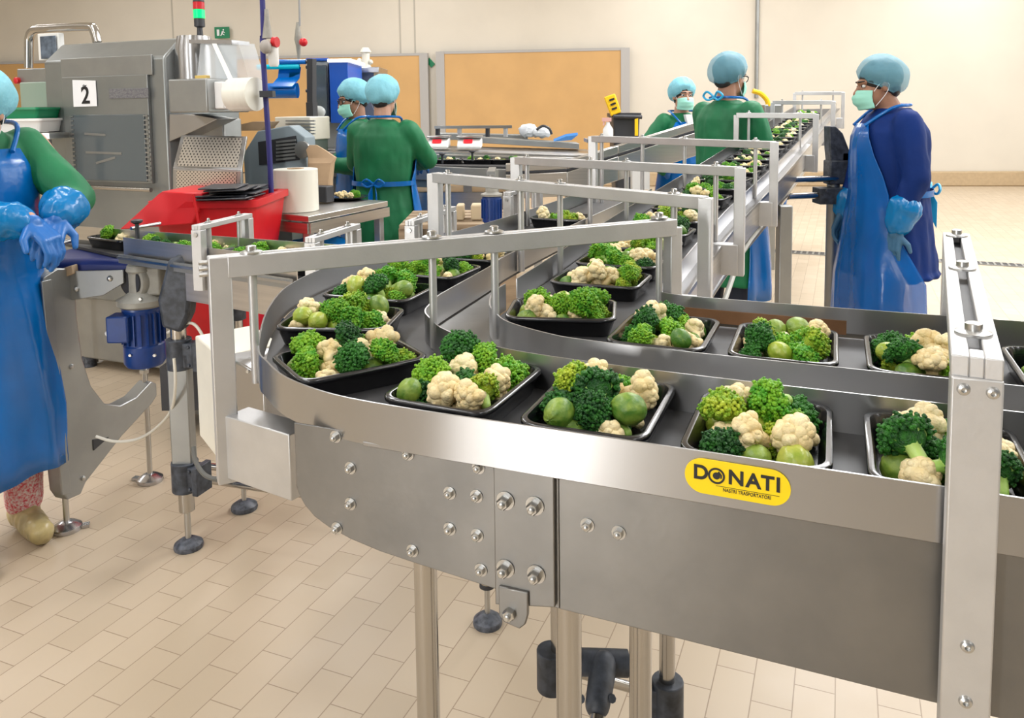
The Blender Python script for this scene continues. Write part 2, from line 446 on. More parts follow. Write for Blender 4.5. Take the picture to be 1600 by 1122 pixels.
# deck between the two lanes and under the belts
obj('deck', slab(MIDR[30:], [p for p in resample(MIDB[44:], len(MIDR) - 30)], -.075, -.066), PLATE, TC)
# brown reflection painted as a strip on the back rail
mb = MB(); pth = [p for p in offs(BACK, -.005) if p.dot(A) < .06]
mb.sheet(pth, -.052, -.024, .002)
obj('rail_strip', mb, mat('brown_reflection_strip', (0.24, 0.12, 0.055), 0.45, noise_amt=.3, noise_scale=12), TC)

TF = 0.925                     # plane of the front side plates
def side_poly(pts): return [ST(s, TF, z) for s, z in pts]
pl = [(-.72, 1.0)] + [(-.72, .905), (-.716, .893), (-.706, .878), (-.69, .864), (-.665, .852), (-.63, .842), (-.58, .833), (-.52, .827), (-.44, .82), (-.36, .813), (-.315, .81), (-.315, 1.0)]
p_side = obj('side_plate', MB().prism(side_poly(pl), B * .004), PLATE, TC, bevel=.0012)
p_main = obj('side_plate', MB().prism(side_poly([(-.315, 1.0), (-.315, .81), (.1, .803), (.75, .80), (1.4, .80), (1.4, 1.0)]), B * .004), PLATE, TC, bevel=.001)
obj('rail_flange', MB().prism([ST(s, TF - .006, z) for s, z in ((-.60, .992), (1.4, .992), (1.4, .986), (-.60, .986))], B * .008), RAIL, TC, bevel=.001)
# rear side plate of the pair of lanes and end bracing below
obj('side_plate', MB().prism([ST(s, 1.70, z) for s, z in ((-.3, .998), (1.4, .998), (1.4, .84), (-.3, .84))], B * .004), PLATE, TC)
def pl_s(u, v, t=TF):
    p = atT(u, v, t); return p
def bolt(u, v, parent=TC, t=TF, r=.0062, h=.007):
    p = pl_s(u, v, t)
    return obj('bolt', hexbolt(MB(), p, -B, r, h), BOLT, parent)
for u, v in ((548, 731), (548, 787), (527, 825), (645, 860), (703, 770), (745, 775), (703, 826), (746, 836), (752, 890), (525, 682), (638, 709), (748, 730), (918, 820), (967, 832)):
    bolt(u, v)
bk = [(-.402, 1.0), (-.395, 1.0), (-.325, 1.0), (-.319, .994), (-.319, .815), (-.402, .80)]
br_ = obj('joint_bracket', MB().prism([ST(s, TF - .007, z) for s, z in bk], B * .007), PLATE, TC, bevel=.0015)
lug = [(-.395, .83), (-.395, .79), (-.388, .782), (-.366, .778), (-.358, .786), (-.354, .80), (-.354, .83)]
obj('lug', MB().prism([ST(s, TF - .012, z) for s, z in lug], B * .006), PLATE, br_, bevel=.0015)
for u, v in ((790, 782), (836, 790), (790, 888), (838, 897), (799, 955)):
    bolt(u, v, br_, TF - .0075, .0085, .012)

# yellow maker's badge with its lettering
bc = atT(1151, 752, TF - .0088); bw, bh = .118, .042
ua = (A + Z * -.012).normalized(); va = Z
def cap_outline(w, h, n=14):
    r = h / 2; o = []
    for i in range(n + 1): a = -pi / 2 + pi * i / n; o.append((w / 2 - r + r * cos(a), r * sin(a)))
    for i in range(n + 1): a = pi / 2 + pi * i / n; o.append((-w / 2 + r + r * cos(a), r * sin(a)))
    return o
def onb(x, y, d=0): return bc + ua * x + va * y - B * d
badge = obj('maker_badge', MB().prism([onb(x, y) for x, y in cap_outline(bw, bh)], -B * .0012), SIGNY, TC, smooth=False)
badge['label'] = 'yellow oval badge with black lettering'
def text(name, body, loc, ex, ey, size, m, parent, depth=.0004, bold=0.0, sx=1.0, align='CENTER'):
    c = bpy.data.curves.new(name, 'FONT'); c.body = body; c.size = size; c.extrude = depth; c.align_x = align; c.align_y = 'CENTER'; c.offset = bold
    o = bpy.data.objects.new(name, c); COL.objects.link(o)
    bpy.context.view_layer.update()
    me = bpy.data.meshes.new_from_object(o.evaluated_get(bpy.context.evaluated_depsgraph_get()))
    bpy.data.objects.remove(o); bpy.data.curves.remove(c)
    ex = Vector(ex).normalized(); ey = Vector(ey).normalized(); ez = ex.cross(ey)
    M = Matrix(((ex.x * sx, ey.x, ez.x, loc[0]), (ex.y * sx, ey.y, ez.y, loc[1]), (ex.z * sx, ey.z, ez.z, loc[2]), (0, 0, 0, 1)))
    me.transform(M); me.materials.clear(); me.materials.append(m)
    o = bpy.data.objects.new(name, me); COL.objects.link(o)
    if parent: o.parent = parent; o.matrix_parent_inverse = wm(parent).inverted()
    return o
for ch, x in (('D', -.0405), ('N', -.0005), ('A', .0185), ('T', .034), ('I', .0455)):
    text('lettering', ch, onb(x, .0035, .0015), ua, va, .0235, INK, badge, bold=.0007)
mb = MB(); c = onb(-.0225, .003, .0014)
rg = []
for (r, d) in ((.0096, 0), (.0096, .0006), (.0074, .0006), (.0074, 0)):
    rg.append([mb.bm.verts.new(c + ua * (r * cos(2 * pi * i / 28)) + va * (r * sin(2 * pi * i / 28)) - B * d) for i in range(28)])
mb.skin(rg, cap=False)
for k in range(28):
    mb.bm.faces.new((rg[3][k], rg[3][(k + 1) % 28], rg[0][(k + 1) % 28], rg[0][k]))
obj('lettering', mb, INK, badge, smooth=False)
mb = MB(); mb.prism([c + ua * (.0042 * cos(a_)) + va * (.0042 * sin(a_)) for a_ in [2 * pi * i / 20 for i in range(20)]], -B * .0005)
mb.prism([c + ua * x + va * y for x, y in ((.0026, .006), (.0062, .0015), (.006, -.002), (.0045, -.003), (.0045, .001), (.0012, .004))], -B * .0005)
obj('emblem', mb, INK, badge, smooth=False)
text('lettering', 'NASTRI TRASPORTATORI', onb(.0115, -.0125, .0015), ua, va, .0058, INK, badge, sx=.8)
obj('rule', MB().box(onb(.012, -.0088, .0014), .07, .0005, .0004, ua, B), INK, badge, smooth=False)

# ---------------- gates over the lanes
def slot_bar(parent, p0, p1, w, h):
    """flat hollow bar with a long groove along its top, its shade a black strip"""
    d = (p1 - p0).normalized(); e = Z.cross(d).normalized(); L = (p1 - p0).length
    mb = MB(); q = w * .36
    for sg in (-1, 1): mb.bar(p0 + e * (sg * (w - q) / 2), p1 + e * (sg * (w - q) / 2), q, h)
    n_ = Vector((0, 0, 1))
    for a_, b_ in ((0, .03), (L - .03, L)): mb.bar(p0 + d * a_, p0 + d * b_, w - 2 * q + .0004, h - .0004)
    o = obj('crossbar', mb, BAR, parent, bevel=.0015)
    sl_ = obj('slot_shade', MB().bar(p0 + d * .03 - n_ * h * .3, p1 - d * .03 - n_ * h * .3, w - 2 * q + .0004, h * .3), INK, o, smooth=False); sl_['label'] = 'black strip as painted shade in the groove'  # black strip laid in the groove paints its shade
    return o
def rod(parent, p, z0, z1, r=.0075, flat=True):
    o = obj('hanger_rod', MB().tube((p.x, p.y, z0), (p.x, p.y, z1), r), TUBE if not flat else BAR, parent)
    return o
def washer_bolt(parent, p, r=.011):
    mb = MB(); mb.lathe(p, [(r * 1.7, 0), (r * 1.7, .003), (r * 1.2, .005), (r * .8, .005), (r * .8, .012), (r * .5, .0135)], Z, 18)
    return obj('bolt', mb, BOLT, parent)
# big diagonal gate across the bend
gd = Vector((.9, .436, 0)).normalized(); ge = Z.cross(gd)
G1a, G1b = Vector((-.493, 1.325, 0)), Vector((.35, 1.733, 0))
G1 = empty('guide_gate', (G1a + G1b) / 2, 'wide steel gate standing diagonally across the bend over the trays', 'gate frame', 'guide gates over the lanes')
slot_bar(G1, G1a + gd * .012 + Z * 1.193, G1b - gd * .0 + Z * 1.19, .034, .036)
obj('post', MB().box(G1a + Z * 1.016, .036, .03, .39, gd, ge), BAR, G1, bevel=.002)
obj('post', MB().box(G1b + Z * 1.085, .03, .03, .21, gd, ge), BAR, G1, bevel=.002)
for k in range(3): obj('bolt', MB().lathe(G1a - gd * .018 + Z * (1.182 + .01 * k), [(.004, 0), (.004, .014)], -gd, 8), BOLT, G1)
obj('foot_bracket', MB().bar(G1a + gd * .018 + Z * .885, Vector((-.345, 1.25, .885)), .05, .11), BAR, G1, bevel=.002)
for (x, y), z0 in (((-.446, 1.348), .985), ((-.152, 1.490), 1.0), ((-.036, 1.546), 1.0), ((.318, 1.718), 1.0)):
    p = Vector((x, y, 0)); rod(G1, p, z0, 1.178); washer_bolt(G1, p + Z * 1.211)
# gate on the right, nearest the camera
a0, a1 = ST(.136, .897, 0), ST(.222, 1.745, 0); gd2 = (a1 - a0).normalized(); ge2 = Z.cross(gd2)
G0 = empty('guide_gate', (a0 + a1) / 2, 'nearest steel gate with a slotted top bar crossing both lanes at right', 'gate frame', 'guide gates over the lanes')
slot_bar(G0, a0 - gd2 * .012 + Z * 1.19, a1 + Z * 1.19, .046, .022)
obj('post', MB().box(a0 - gd2 * .005 + Z * .985, .046, .02, .39, A, B), BAR, G0, bevel=.002)
obj('post', MB().box(a1 + Z * 1.0, .044, .02, .36, A, B), BAR, G0, bevel=.002)
for t_ in (1.70, 1.36, .975):
    f = (t_ - .897) / (1.745 - .897); p = a0.lerp(a1, f)
    washer_bolt(G0, p + Z * 1.201, .011)
    if t_ > 1.5 : rod(G0, p, 1.0, 1.18)
for u, v, r in ((1505, 607, .0065), (1551, 613, .0065), (1511, 1008, .007), (1508, 1094, .007)):
    p = atT(u, v, .8845); mb = MB(); mb.lathe(p, [(r * 1.25, 0), (r * 1.25, .0012), (r, .002), (r * .8, .005), (r * .4, .006), (r * .38, .003)], -B, 18)
    obj('bolt', mb, BOLT, G0)
# supporting tubes below the front lanes
def leg_tube(parent, u, Y, z1, z0=0.0, r=.019, name='leg'):
    X = (atd(u, 900, Y)).x
    return obj(name, MB().tube((X, Y, z0), (X, Y, z1), r, n=24), TUBE, parent)
leg_tube(TC, 665, 1.25, .98); leg_tube(TC, 888, 1.12, .98); leg_tube(TC, 1001, 1.28, .98)
l4 = leg_tube(TC, 872, 1.56, .98, .3, .016); l5 = leg_tube(TC, 1043, 1.62, .98, .2, .017)
def clamp(parent, c, ex, w=.06, h=.1, d=.055):
    mb = MB(); ex = Vector(ex).normalized(); ey = Z.cross(ex)
    mb.tube(c - Z * h / 2, c + Z * h / 2, d * .62, n=20)
    mb.box(c + ex * w * .5, w, d * .8, h * .8, ex, ey)
    mb.box(c + ex * w * .95, w * .3, d * 1.05, h * .95, ex, ey)
    for k in (-.3, .3): mb.lathe(c + ex * w * .6 + Z * h * k - ey * d * .4, [(.006, 0), (.006, .006)], -ey, 8)
    return obj('clamp', mb, BLACKC, parent, bevel=.003)
pA = atd(862, 1045, 1.56); clamp(TC, pA, (1, 0, 0), .05, .085, .05)
pB = atd(1043, 1100, 1.62); clamp(TC, pB, (-1, .1, 0), .05, .11, .055)
cx = atd(945, 1050, 1.5)
obj('brace_tube', MB().tube(pA + Vector((.03, 0, .0)), pB + Vector((-.02, 0, .02)), .011), TUBE, TC)
tj = MB(); tj.tube(cx + Vector((-.045, .03, .0)), cx + Vector((.05, .035, -.008)), .026, n=18); tj.cap(cx + Vector((0, .02, 0)), cx + Vector((-.02, -.05, -.03)), .027, .024)
for dx_ in (-.04, .02): tj.lathe(cx + Vector((dx_ - .012, -.045, -.02)), [(.008, 0), (.008, .008)], (0, -1, .5), 8)
obj('clamp', tj, BLACKC, TC)
obj('brace_tube', MB().tube(cx + Vector((-.02, -.07, -.04)), cx + Vector((-.115, -.36, -.22)), .017), TUBE, TC)
def levelling_foot(parent, p, ztop, r=.042, rod_r=.008, m=RUBBER, lug=None):
    mb = MB(); mb.lathe(p, [(r * .96, 0), (r, .006), (r * .95, .016), (r * .6, .028), (r * .3, .034)], Z, 26)
    if lug is not None: mb.box(Vector(p) + Vector(lug) * r * 1.2 + Z * .006, r * .9, r * .5, .01, lug)
    f = obj('levelling_foot', mb, m, parent)
    mb = MB(); p = Vector(p); mb.tube(p + Z * .03, p + Z * ztop, rod_r, n=12); mb.lathe(p + Z * (ztop - .02), [(rod_r * 2, 0), (rod_r * 2, .014)], Z, 6)
    obj('threaded_rod', mb, BOLT, f)
    return f
p = at(762, 975, 0); levelling_foot(TC, p, .13, .042)
obj('leg', MB().tube(p + Z * .12, p + Z * .95, .0195, n=20), TUBE, TC)
obj('collar', MB().tube(p + Z * .112, p + Z * .122, .022, n=20), DARK, TC)
# ================================================================== STRAIGHT FEED CONVEYOR (climbs away to the rear)
FC = empty('feed_conveyor', RR[16] * 1 + Z * (0 - RR[16].z), 'long straight stainless conveyor climbing away to the rear past the man in dark blue', 'conveyor')
rail('guide_rail', offs(RR, .003), FC, z0=-.062)
rail('guide_rail', RL[4:], FC, z0=-.062)
obj('belt', slab(offs(RL, -.006)[6:], offs(RR, .006)[6:], -.07, -.058), BELT, FC)
SP = [p for p in RR[7:]]
obj('side_channel', MB().sheet(offs(SP, -.028), -.16, -.055, .003), STEEL, FC, angle=50)
obj('channel_flange', MB().strip(offs(SP, .0), offs(SP, -.034), -.066, -.055), RAIL, FC)
obj('side_channel', MB().sheet([p for p in offs(RL[7:], .028)], -.16, -.055, .003), STEEL, FC, angle=50)
obj('return_pan', MB().pipe([p + Z * -.225 for p in offs(SP, .03)][2:-8], .032, 16), RAIL, FC)
obj('cable_conduit', MB().pipe([p for p in bez([RR[10] + Vector((.0, 0, -.30)), RR[13] + Vector((.03, 0, -.27)), RR[17] + Vector((.02, 0, -.2)), RR[20] + Vector((.03, 0, -.17))], 6)], .009), mat('grey_conduit', (.42, .42, .38), .4), FC)
def rr_at(Y):
    for p, q in zip(RR[:-1], RR[1:]):
        if p.y <= Y <= q.y: return p.lerp(q, (Y - p.y) / (q.y - p.y))
    return RR[-1]
gl = {'2': 'steel gate over the two lanes just behind the bend', '3': 'steel gate second behind the bend, its left post beyond the left lane', '4': 'steel gate third behind the bend, level with the white spray bottle',
      '5': 'narrow steel gate over the feed conveyor in front of the man with glasses', '6': 'small steel gate over the far stretch of the feed conveyor', '7': 'farthest steel gate at the top end of the feed conveyor'}
for k, Y, uu, vv, ul, vl, sl in (('2', 1.85, 1100, 309, 679, 271, -1.16), ('3', 2.45, 1159, 262, 807, 246, -1.17), ('4', 3.15, 1211, 222, 927, 213, -1.10),
                                 ('5', 4.6, 1273, 178, 1151, 177, None), ('6', 6.0, 1303, 158, 1207, 158, None), ('7', 7.4, 1321, 144, 1241, 144, None)):
    r = rr_at(Y); ztop = atd(uu, vv, Y).z
    pr = Vector((r.x + .09, r.y, 0)); c_ = (ul - 800) / F
    if sl is not None: Yl = sl / (A.x * c_ + A.y)
    else: Yl = Y + .375 * (pr.x - c_ * Y) / (.927 + .375 * c_)
    pl_ = Vector((c_ * Yl, Yl, 0)); zl = atd(ul, vl, Yl).z
    e = (pl_ - pr).normalized(); L = (pl_ - pr).length
    def bz(q): return ztop - .012 + (zl - ztop) * q / L
    g = empty('guide_gate', (pr + pl_) / 2, gl[k], 'gate frame', 'guide gates over the lanes')
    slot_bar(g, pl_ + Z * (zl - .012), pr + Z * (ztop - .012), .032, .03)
    obj('post', MB().box(pr + Z * (ztop - .168), .032, .034, .335, A, B), BAR, g, bevel=.002)
    if sl is not None:
        obj('post', MB().box(pl_ + Z * (zl - .18), .04, .034, .36, A, B), BAR, g, bevel=.002)
        rod(g, pl_ - e * .06, .99, zl - .02, .009); washer_bolt(g, pl_ - e * .06 + Z * (bz(L - .06) + .014), .009)
        f_ = (-.82 - sl) / (pr.dot(A) - sl); q = pl_.lerp(pr, f_); rod(g, q, .99, bz((1 - f_) * L), .009); washer_bolt(g, q + Z * (bz((1 - f_) * L) + .014), .009)
    else:
        obj('post', MB().box(pl_ + Z * (zl - .14), .03, .03, .26, A, B), BAR, g, bevel=.002)
    for q in (.085, .44 if sl is not None else L - .07):
        pp = pr + e * q; rod(g, pp, r.z - .05, bz(q), .008); washer_bolt(g, pp + Z * (bz(q) + .014), .009)
    obj('foot_bracket', MB().box(pr - A * .052 + Z * (ztop - .285), .10, .05, .095, A, B), BAR, g, bevel=.002)
# support of the feed conveyor
q = atd(1226, 300, 3.62); obj('leg', MB().box((q.x, 3.62, .5), .06, .06, 1.0), GALV, FC, bevel=.006)
q = atd(1302, 300, 4.3)
LP = Vector((q.x, 4.3, 0))
obj('leg', MB().tube(LP, LP + Z * 1.15, .034, n=24), GALV, FC)
for v in (281, 307):
    zz = atd(1250, v, 4.2).z
    obj('brace_tube', MB().tube((LP.x - .28, 4.2, zz), (LP.x + .02, 4.27, zz), .017), TUBE, FC)
zz = atd(1300, 306, 4.25).z; mb = MB(); mb.box(LP + Vector((-.02, -.03, zz)), .17, .11, .085); mb.lathe(LP + Vector((-.07, -.085, zz + .03)), [(.008, 0), (.008, .006)], (0, -1, 0), 8); mb.lathe(LP + Vector((-.07, -.085, zz - .03)), [(.008, 0), (.008, .006)], (0, -1, 0), 8)
obj('clamp', mb, BLACKC, FC, bevel=.006)
zz = atd(1300, 270, 4.25).z; mb = MB(); mb.box(LP + Vector((.01, 0, zz)), .10, .10, .13); mb.box(LP + Vector((.06, 0, zz + .03)), .07, .08, .16)
obj('clamp', mb, BLACKC, FC, bevel=.008)
mb = MB(); mb.prism([LP + Vector((x, -.04, z)) for x, z in ((-.03, 1.14), (.06, 1.12), (.07, 1.20), (.03, 1.30), (-.01, 1.34), (-.045, 1.34), (-.04, 1.22))], Vector((0, .08, 0)))
obj('swivel_arm', mb, BLACKC, FC, bevel=.006)

# ================================================================== LEFT BELT CONVEYOR
LD = Vector((.86, -.50, 0)).normalized(); LN = Vector((-LD.y, LD.x, 0))        # travel, away from the camera
n0, n1 = Vector((-1.33, 2.71, 0)), Vector((-.62, 2.27, 0)); f0, f1 = Vector((-1.74, 3.04, 0)), Vector((-.50, 2.48, 0))
LC = empty('cross_conveyor', (n0 + f1) / 2, 'grey conveyor running behind the bend from the worker at the left edge', 'conveyor')
np_ = [n0 + Z * 1.03, n1 + Z * 1.03]; fp_ = [f0 + Z * 1.03, f1 + Z * 1.03]
obj('guide_rail', MB().sheet(bez(np_, 6), -.075, 0, .003), STEEL, LC)
obj('guide_rail', MB().sheet(bez(fp_, 6), -.05, 0, .003), STEEL, LC)
obj('belt', MB().strip(bez([f0 + Z * .962, f1 + Z * .962], 4), bez([n0 + Z * .962, n1 + Z * .962], 4), -.01, 0), BELT, LC)
obj('side_frame', MB().sheet(bez([p - LN * .02 for p in np_], 6), -.085, -.055, .004), GALV, LC)
obj('side_panel', MB().sheet([np_[0].lerp(np_[1], f_) - LN * .016 for f_ in (.42, .7, 1)], -.175, -.08, .004), STEEL, LC)
obj('side_frame', MB().sheet(bez([p + LN * .02 for p in fp_], 6), -.155, -.055, .004), GALV, LC)
obj('rail_strip', MB().sheet(bez([p - LN * .024 for p in np_], 6), -.07, -.062, .006), RAIL, LC)
# blue belt end in front of the worker, with its deck and fittings
BE = empty('belt_conveyor', at(120, 470, 0) * 1, 'short dark blue belt conveyor end on a curved steel stand, left', 'conveyor')
BE.location = (-1.62, 2.72, 0)
w0, w1 = atd(60, 395, 2.72), atd(205, 398, 2.66)
mb = MB(); c0 = Vector((-1.70, 2.77, .950)); c1 = Vector((-1.29, 2.70, .950)); dn = (c1 - c0).normalized(); nn = Vector((-dn.y, dn.x, 0))
prof = [(0, .0), (.0, -.03), (.03, -.05), (.30, -.05), (.33, -.03), (.33, 0), (.30, .0)]
mb.box((c0 + c1) / 2 + nn * .17 - Z * .03, (c1 - c0).length, .34, .06, dn, nn)
obj('belt', mb, BBELT, BE, bevel=.02)
mb = MB(); mb.prism([c0 - nn * .012 + Vector((0, 0, z)) + dn * x for x, z in ((.0, -.045), (.38, -.03), (.38, -.075), (.30, -.12), (.18, -.14), (.0, -.125))], -nn * .006)
obj('side_plate', mb, GALV, BE, bevel=.002)
for x, z in ((.05, -.09), (.20, -.10), (.33, -.06)): obj('bolt', MB().lathe(c0 + dn * x - nn * .018 + Z * z, [(.011, 0), (.009, .006), (.004, .009)], -nn, 14), BOLT, BE)
for x in (.04, .16):
    mb = MB(); mb.prism([c0 - nn * .03 + dn * (x + a_) + Z * b_ for a_, b_ in ((-.03, -.035), (.035, -.015), (.038, -.045), (.0, -.06))], nn * .03)
    obj('end_block', mb, WOOD, BE, bevel=.003)
g0, g1 = at(43, 395, 1.0), at(110, 376, 1.02)
obj('side_guide', MB().tube(g0, g1, .008), RAIL, BE)
gm = g0.lerp(g1, .5); obj('guide_holder', MB().tube(gm - Z * .05, gm + Z * .018, .011), RAIL, BE)
kb = at(214, 352, 1.06)
mb = MB(); mb.tube(kb - Z * .05, kb + Z * .01, .007); mb.lathe(kb + Z * .006, [(.012, 0), (.02, .006), (.02, .012), (.01, .015)], Z, 14)
obj('clamp_knob', mb, DARK, LC)
obj('side_guide', MB().tube(at(205, 357, 1.045), at(250, 349, 1.045), .006), RAIL, LC)
# curved sheet-steel stand
F1, F2 = at(105, 828, 0), at(235, 752, 0); sd = (F2 - F1); sL = sd.length; sd.normalize(); sn = Vector((sd.y, -sd.x, 0))
def sp(x, z): return F1 + sd * x + Z * z
outl = [(-.07, .98), (-.075, .93), (-.06, .4), (-.045, .17), (-.02, .13), (.05, .125), (.08, .16), (.30, .27), (.50, .345), (.535, .37), (.535, .42), (.50, .44), (.40, .40), (.30, .395), (.21, .43), (.14, .52), (.10, .64), (.085, .80), (.085, .93), (.06, .99), (.0, 1.0)]
outl = [(x * sL / .50, z * .93) for x, z in outl]
stand = obj('stand', MB().prism([sp(x, z) + sn * .03 for x, z in outl], -sn * .06), GALV, BE, bevel=.004)
obj('gusset_gap', MB().prism([sp(x, z) + sn * .033 for x, z in ((.10, .25), (.17, .272), (.10, .29))], -sn * .002), DARK, stand)
obj('edge_trim', MB().prism([sp(x, z) + sn * .036 for x, z in ((-.068, .9), (-.03, .9), (-.005, .14), (-.04, .15))], -sn * .008), GALV, stand, bevel=.002)
for x, z in ((.03, .58), (.05, .17)): obj('bolt', MB().lathe(sp(x, z) + sn * .03, [(.009, 0), (.008, .006), (.004, .008)], sn, 12), BOLT, stand)
fm = mat('steel_foot', (.5, .5, .52), .25, 1.0)
levelling_foot(BE, F1, .16, .05, .010, fm, (.8, .3, 0)); levelling_foot(BE, F2, .46, .05, .010, fm, (-.9, .2, 0))
# leg assembly of the cross conveyor
P1 = at(295, 855, 0); levelling_foot(LC, P1, .16, .048, .010)
obj('leg', MB().tube(P1 + Z * .13, P1 + Z * .95, .025, n=22), TUBE, LC)
obj('leg_sleeve', MB().box(P1 + Z * .46, .066, .05, .40), GALV, LC, bevel=.004)
clamp(LC, P1 + Z * .25, (.9, -.3, 0), .07, .10, .07); clamp(LC, P1 + Z * .665, (.95, -.2, 0), .085, .10, .065)
mb = MB(); q = P1
mb.prism([q + Vector((x, -.035, z)) for x, z in ((-.04, .76), (.02, .74), (.05, .80), (.07, .95), (.03, 1.0), (-.01, .98), (-.05, .85))], Vector((0, .07, 0)))
obj('swivel_arm', mb, BLACKC, LC, bevel=.012)
P2 = at(382, 795, 0); levelling_foot(LC, P2, .16, .048, .009)
obj('leg', MB().tube(P2 + Z * .13, P2 + Z * .95, .022, n=20), TUBE, LC)
clamp(LC, P2 + Z * .76, (-.9, 0, 0), .06, .10, .055)
obj('brace_tube', MB().tube(P2 + Z * .165 + Vector((-.13, -.1, 0)), P2 + Vector((.35, -.25, .165)), .012), TUBE, LC)
obj('brace_tube', MB().tube(P2 + Z * .21 + Vector((-.1, -.1, 0)), P2 + Vector((.35, -.2, .21)), .012), TUBE, LC)
# low gates over the cross conveyor and on the left lane
def low_gate(u0, v0, u1, v1, z, drop, label, drop2=None):
    p, q = at(u0, v0, z), at(u1, v1, z); d = (q - p).normalized(); p.z = q.z = 0
    g = empty('low_gate', (p + q) / 2, label, 'gate frame', 'low gates beside the lanes')
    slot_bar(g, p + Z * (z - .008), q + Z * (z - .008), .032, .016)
    e = Z.cross(d)
    obj('post', MB().box(p + d * .012 + Z * (z - .016 - drop / 2), .03, .034, drop, d, e), BAR, g, bevel=.0015)
    dr2 = drop2 or drop * .6
    obj('post', MB().box(q - d * .012 + Z * (z - .016 - dr2 / 2), .03, .034, dr2, d, e), BAR, g, bevel=.0015)
    for f in (.22, .80):
        r_ = p.lerp(q, f); rod(g, r_, z - .016 - dr2 * .8, z - .01, .008); washer_bolt(g, r_ + Z * z, .006)
    mb = MB(); mb.lathe(p - d * .004 + Z * (z - .03), [(.008, 0), (.007, .004)], -d, 10); obj('bolt', mb, BOLT, g)
low_gate(306, 352, 388, 333, 1.105, .19, 'low steel gate over the blue-belt conveyor beside the red bin')
low_gate(484, 371, 556, 349, 1.105, .16, 'low steel gate in front of the table legs and film roll')
low_gate(640, 345, 706, 322, 1.11, .14, 'low steel gate right of the green-gowned worker seen from behind')
low_gate(792, 300, 842, 288, 1.13, .16, 'low steel gate beside the far blue motor')
# ---------------- gear motor hanging below the cross conveyor
GY = 2.72
def gp(u, v, Y=GY): return atd(u, v, Y)
GM = empty('gear_motor', gp(222, 560), 'blue electric motor with a grey gearbox hanging under the blue-belt conveyor', 'motor')
c = gp(222, 462); kx = GY / F
mb = MB(); mb.lathe(c, [(20 * kx, 50 * kx), (22 * kx, 42 * kx), (19 * kx, 38 * kx), (19 * kx, 8 * kx), (26 * kx, 2 * kx), (38 * kx, -4 * kx), (38 * kx, -12 * kx), (32 * kx, -16 * kx)], Z, 28)
obj('gearbox', mb, GEARG, GM)
mb = MB(); cc = gp(205, 440, GY - .02); mb.lathe(cc, [(30 * kx, -.06), (30 * kx, -.01), (27 * kx, 0), (24 * kx, .002)], Vector((-.45, -.9, 0)), 24)
gb = obj('gearbox_cover', mb, GEARG, GM)
mb = MB(); mb.lathe(cc + Vector((-.45, -.9, 0)).normalized() * .003, [(23 * kx, -.001), (22 * kx, .004), (5 * kx, .006)], Vector((-.45, -.9, 0)), 24)
obj('cover_plate', mb, DARK, gb)
obj('gearbox_side', MB().box(gp(248, 435, GY + .02), .055, .1, .10), GEARG, GM, bevel=.008)
c = gp(222, 475); mb = MB()
prof = [(30 * kx, 0), (31 * kx, -6 * kx), (29 * kx, -10 * kx), (29 * kx, -62 * kx), (31 * kx, -64 * kx), (31 * kx, -92 * kx), (27 * kx, -98 * kx), (12 * kx, -99 * kx)]
mb.lathe(c, prof, Z, 32)
for i in range(20):
    a_ = 2 * pi * i / 20; d_ = Vector((cos(a_), sin(a_), 0))
    mb.box(c + d_ * (30.5 * kx) - Z * 36 * kx, 5 * kx, 1.6 * kx, 48 * kx, d_)
mo = obj('motor_body', mb, MBLUE, GM)
obj('terminal_box', MB().box(gp(190, 512, GY - .05), 34 * kx, .07, 42 * kx), MBLUE, GM, bevel=.006)
for du, dv in ((-18, 88), (20, 88), (-2, 0)): obj('bolt', MB().lathe(gp(222 + du, 475 + dv - 8, GY - .066), [(.006, 0), (.005, .006)], (0, -1, 0), 8), BOLT, GM)
obj('cable_gland', MB().tube(gp(172, 520, GY - .05), gp(166, 522, GY - .05), .008), WHITEP, GM)
# cream control box under the bend
def q3(u, v, Y): return atd(u, v, Y)
bx0, bx1 = q3(308, 600, 1.95), q3(352, 600, 1.82)
mb = MB(); mb.prism([Vector((p.x, p.y, z)) for p, z in ((q3(308, 600, 2.05), .87), (q3(308, 600, 2.05), .60), (q3(345, 600, 1.9), .58), (q3(345, 600, 1.9), .86))], Vector((.12, .10, 0)))
cb = obj('control_box', mb, IVORY, TC, bevel=.004)
mb = MB(); mb.prism([Vector((p.x, p.y, z)) for p, z in ((q3(356, 600, 1.9), .86), (q3(356, 600, 1.9), .66), (q3(412, 600, 1.78), .68), (q3(412, 600, 1.78), .85))], Vector((.03, .14, 0)))
obj('cover', mb, RAIL, cb, bevel=.006)
for u, v in ((366, 590), (388, 580)): obj('screw', MB().lathe(q3(u, v, 1.80), [(.005, 0), (.004, .004)], (-.3, -.95, 0), 10), BOLT, cb)
# loose cables
cabm = mat('white_cable', (.66, .63, .55), .45)
pts = [q3(262, 520, 2.6), q3(300, 505, 2.55), q3(322, 540, 2.5), q3(318, 575, 2.5)]
tag(obj('cable', MB().pipe(bez(pts, 8), .005), cabm), 'short white cable looping beside the black clamp of the left leg', 'cable')
pts = [q3(274, 600, 2.5), q3(268, 640, 2.55), q3(245, 668, 2.65), q3(215, 686, 2.7), q3(180, 690, 2.7), q3(150, 682, 2.7)]
pts = [q3(272, 560, 2.5)] + pts
tag(obj('cable', MB().pipe(bez(pts, 8), .005), cabm), 'long white cable drooping from the left leg to the curved sheet-steel stand', 'cable')
pts = [q3(302, 698, 2.42), q3(306, 722, 2.4), q3(320, 742, 2.38), q3(338, 748, 2.36), q3(350, 740, 2.35)]
tag(obj('cable', MB().pipe(bez(pts, 8), .007), mat('grey_cable', (.12, .12, .11), .5)), 'dark grey cable curling from the lower clamp of the left leg', 'cable')
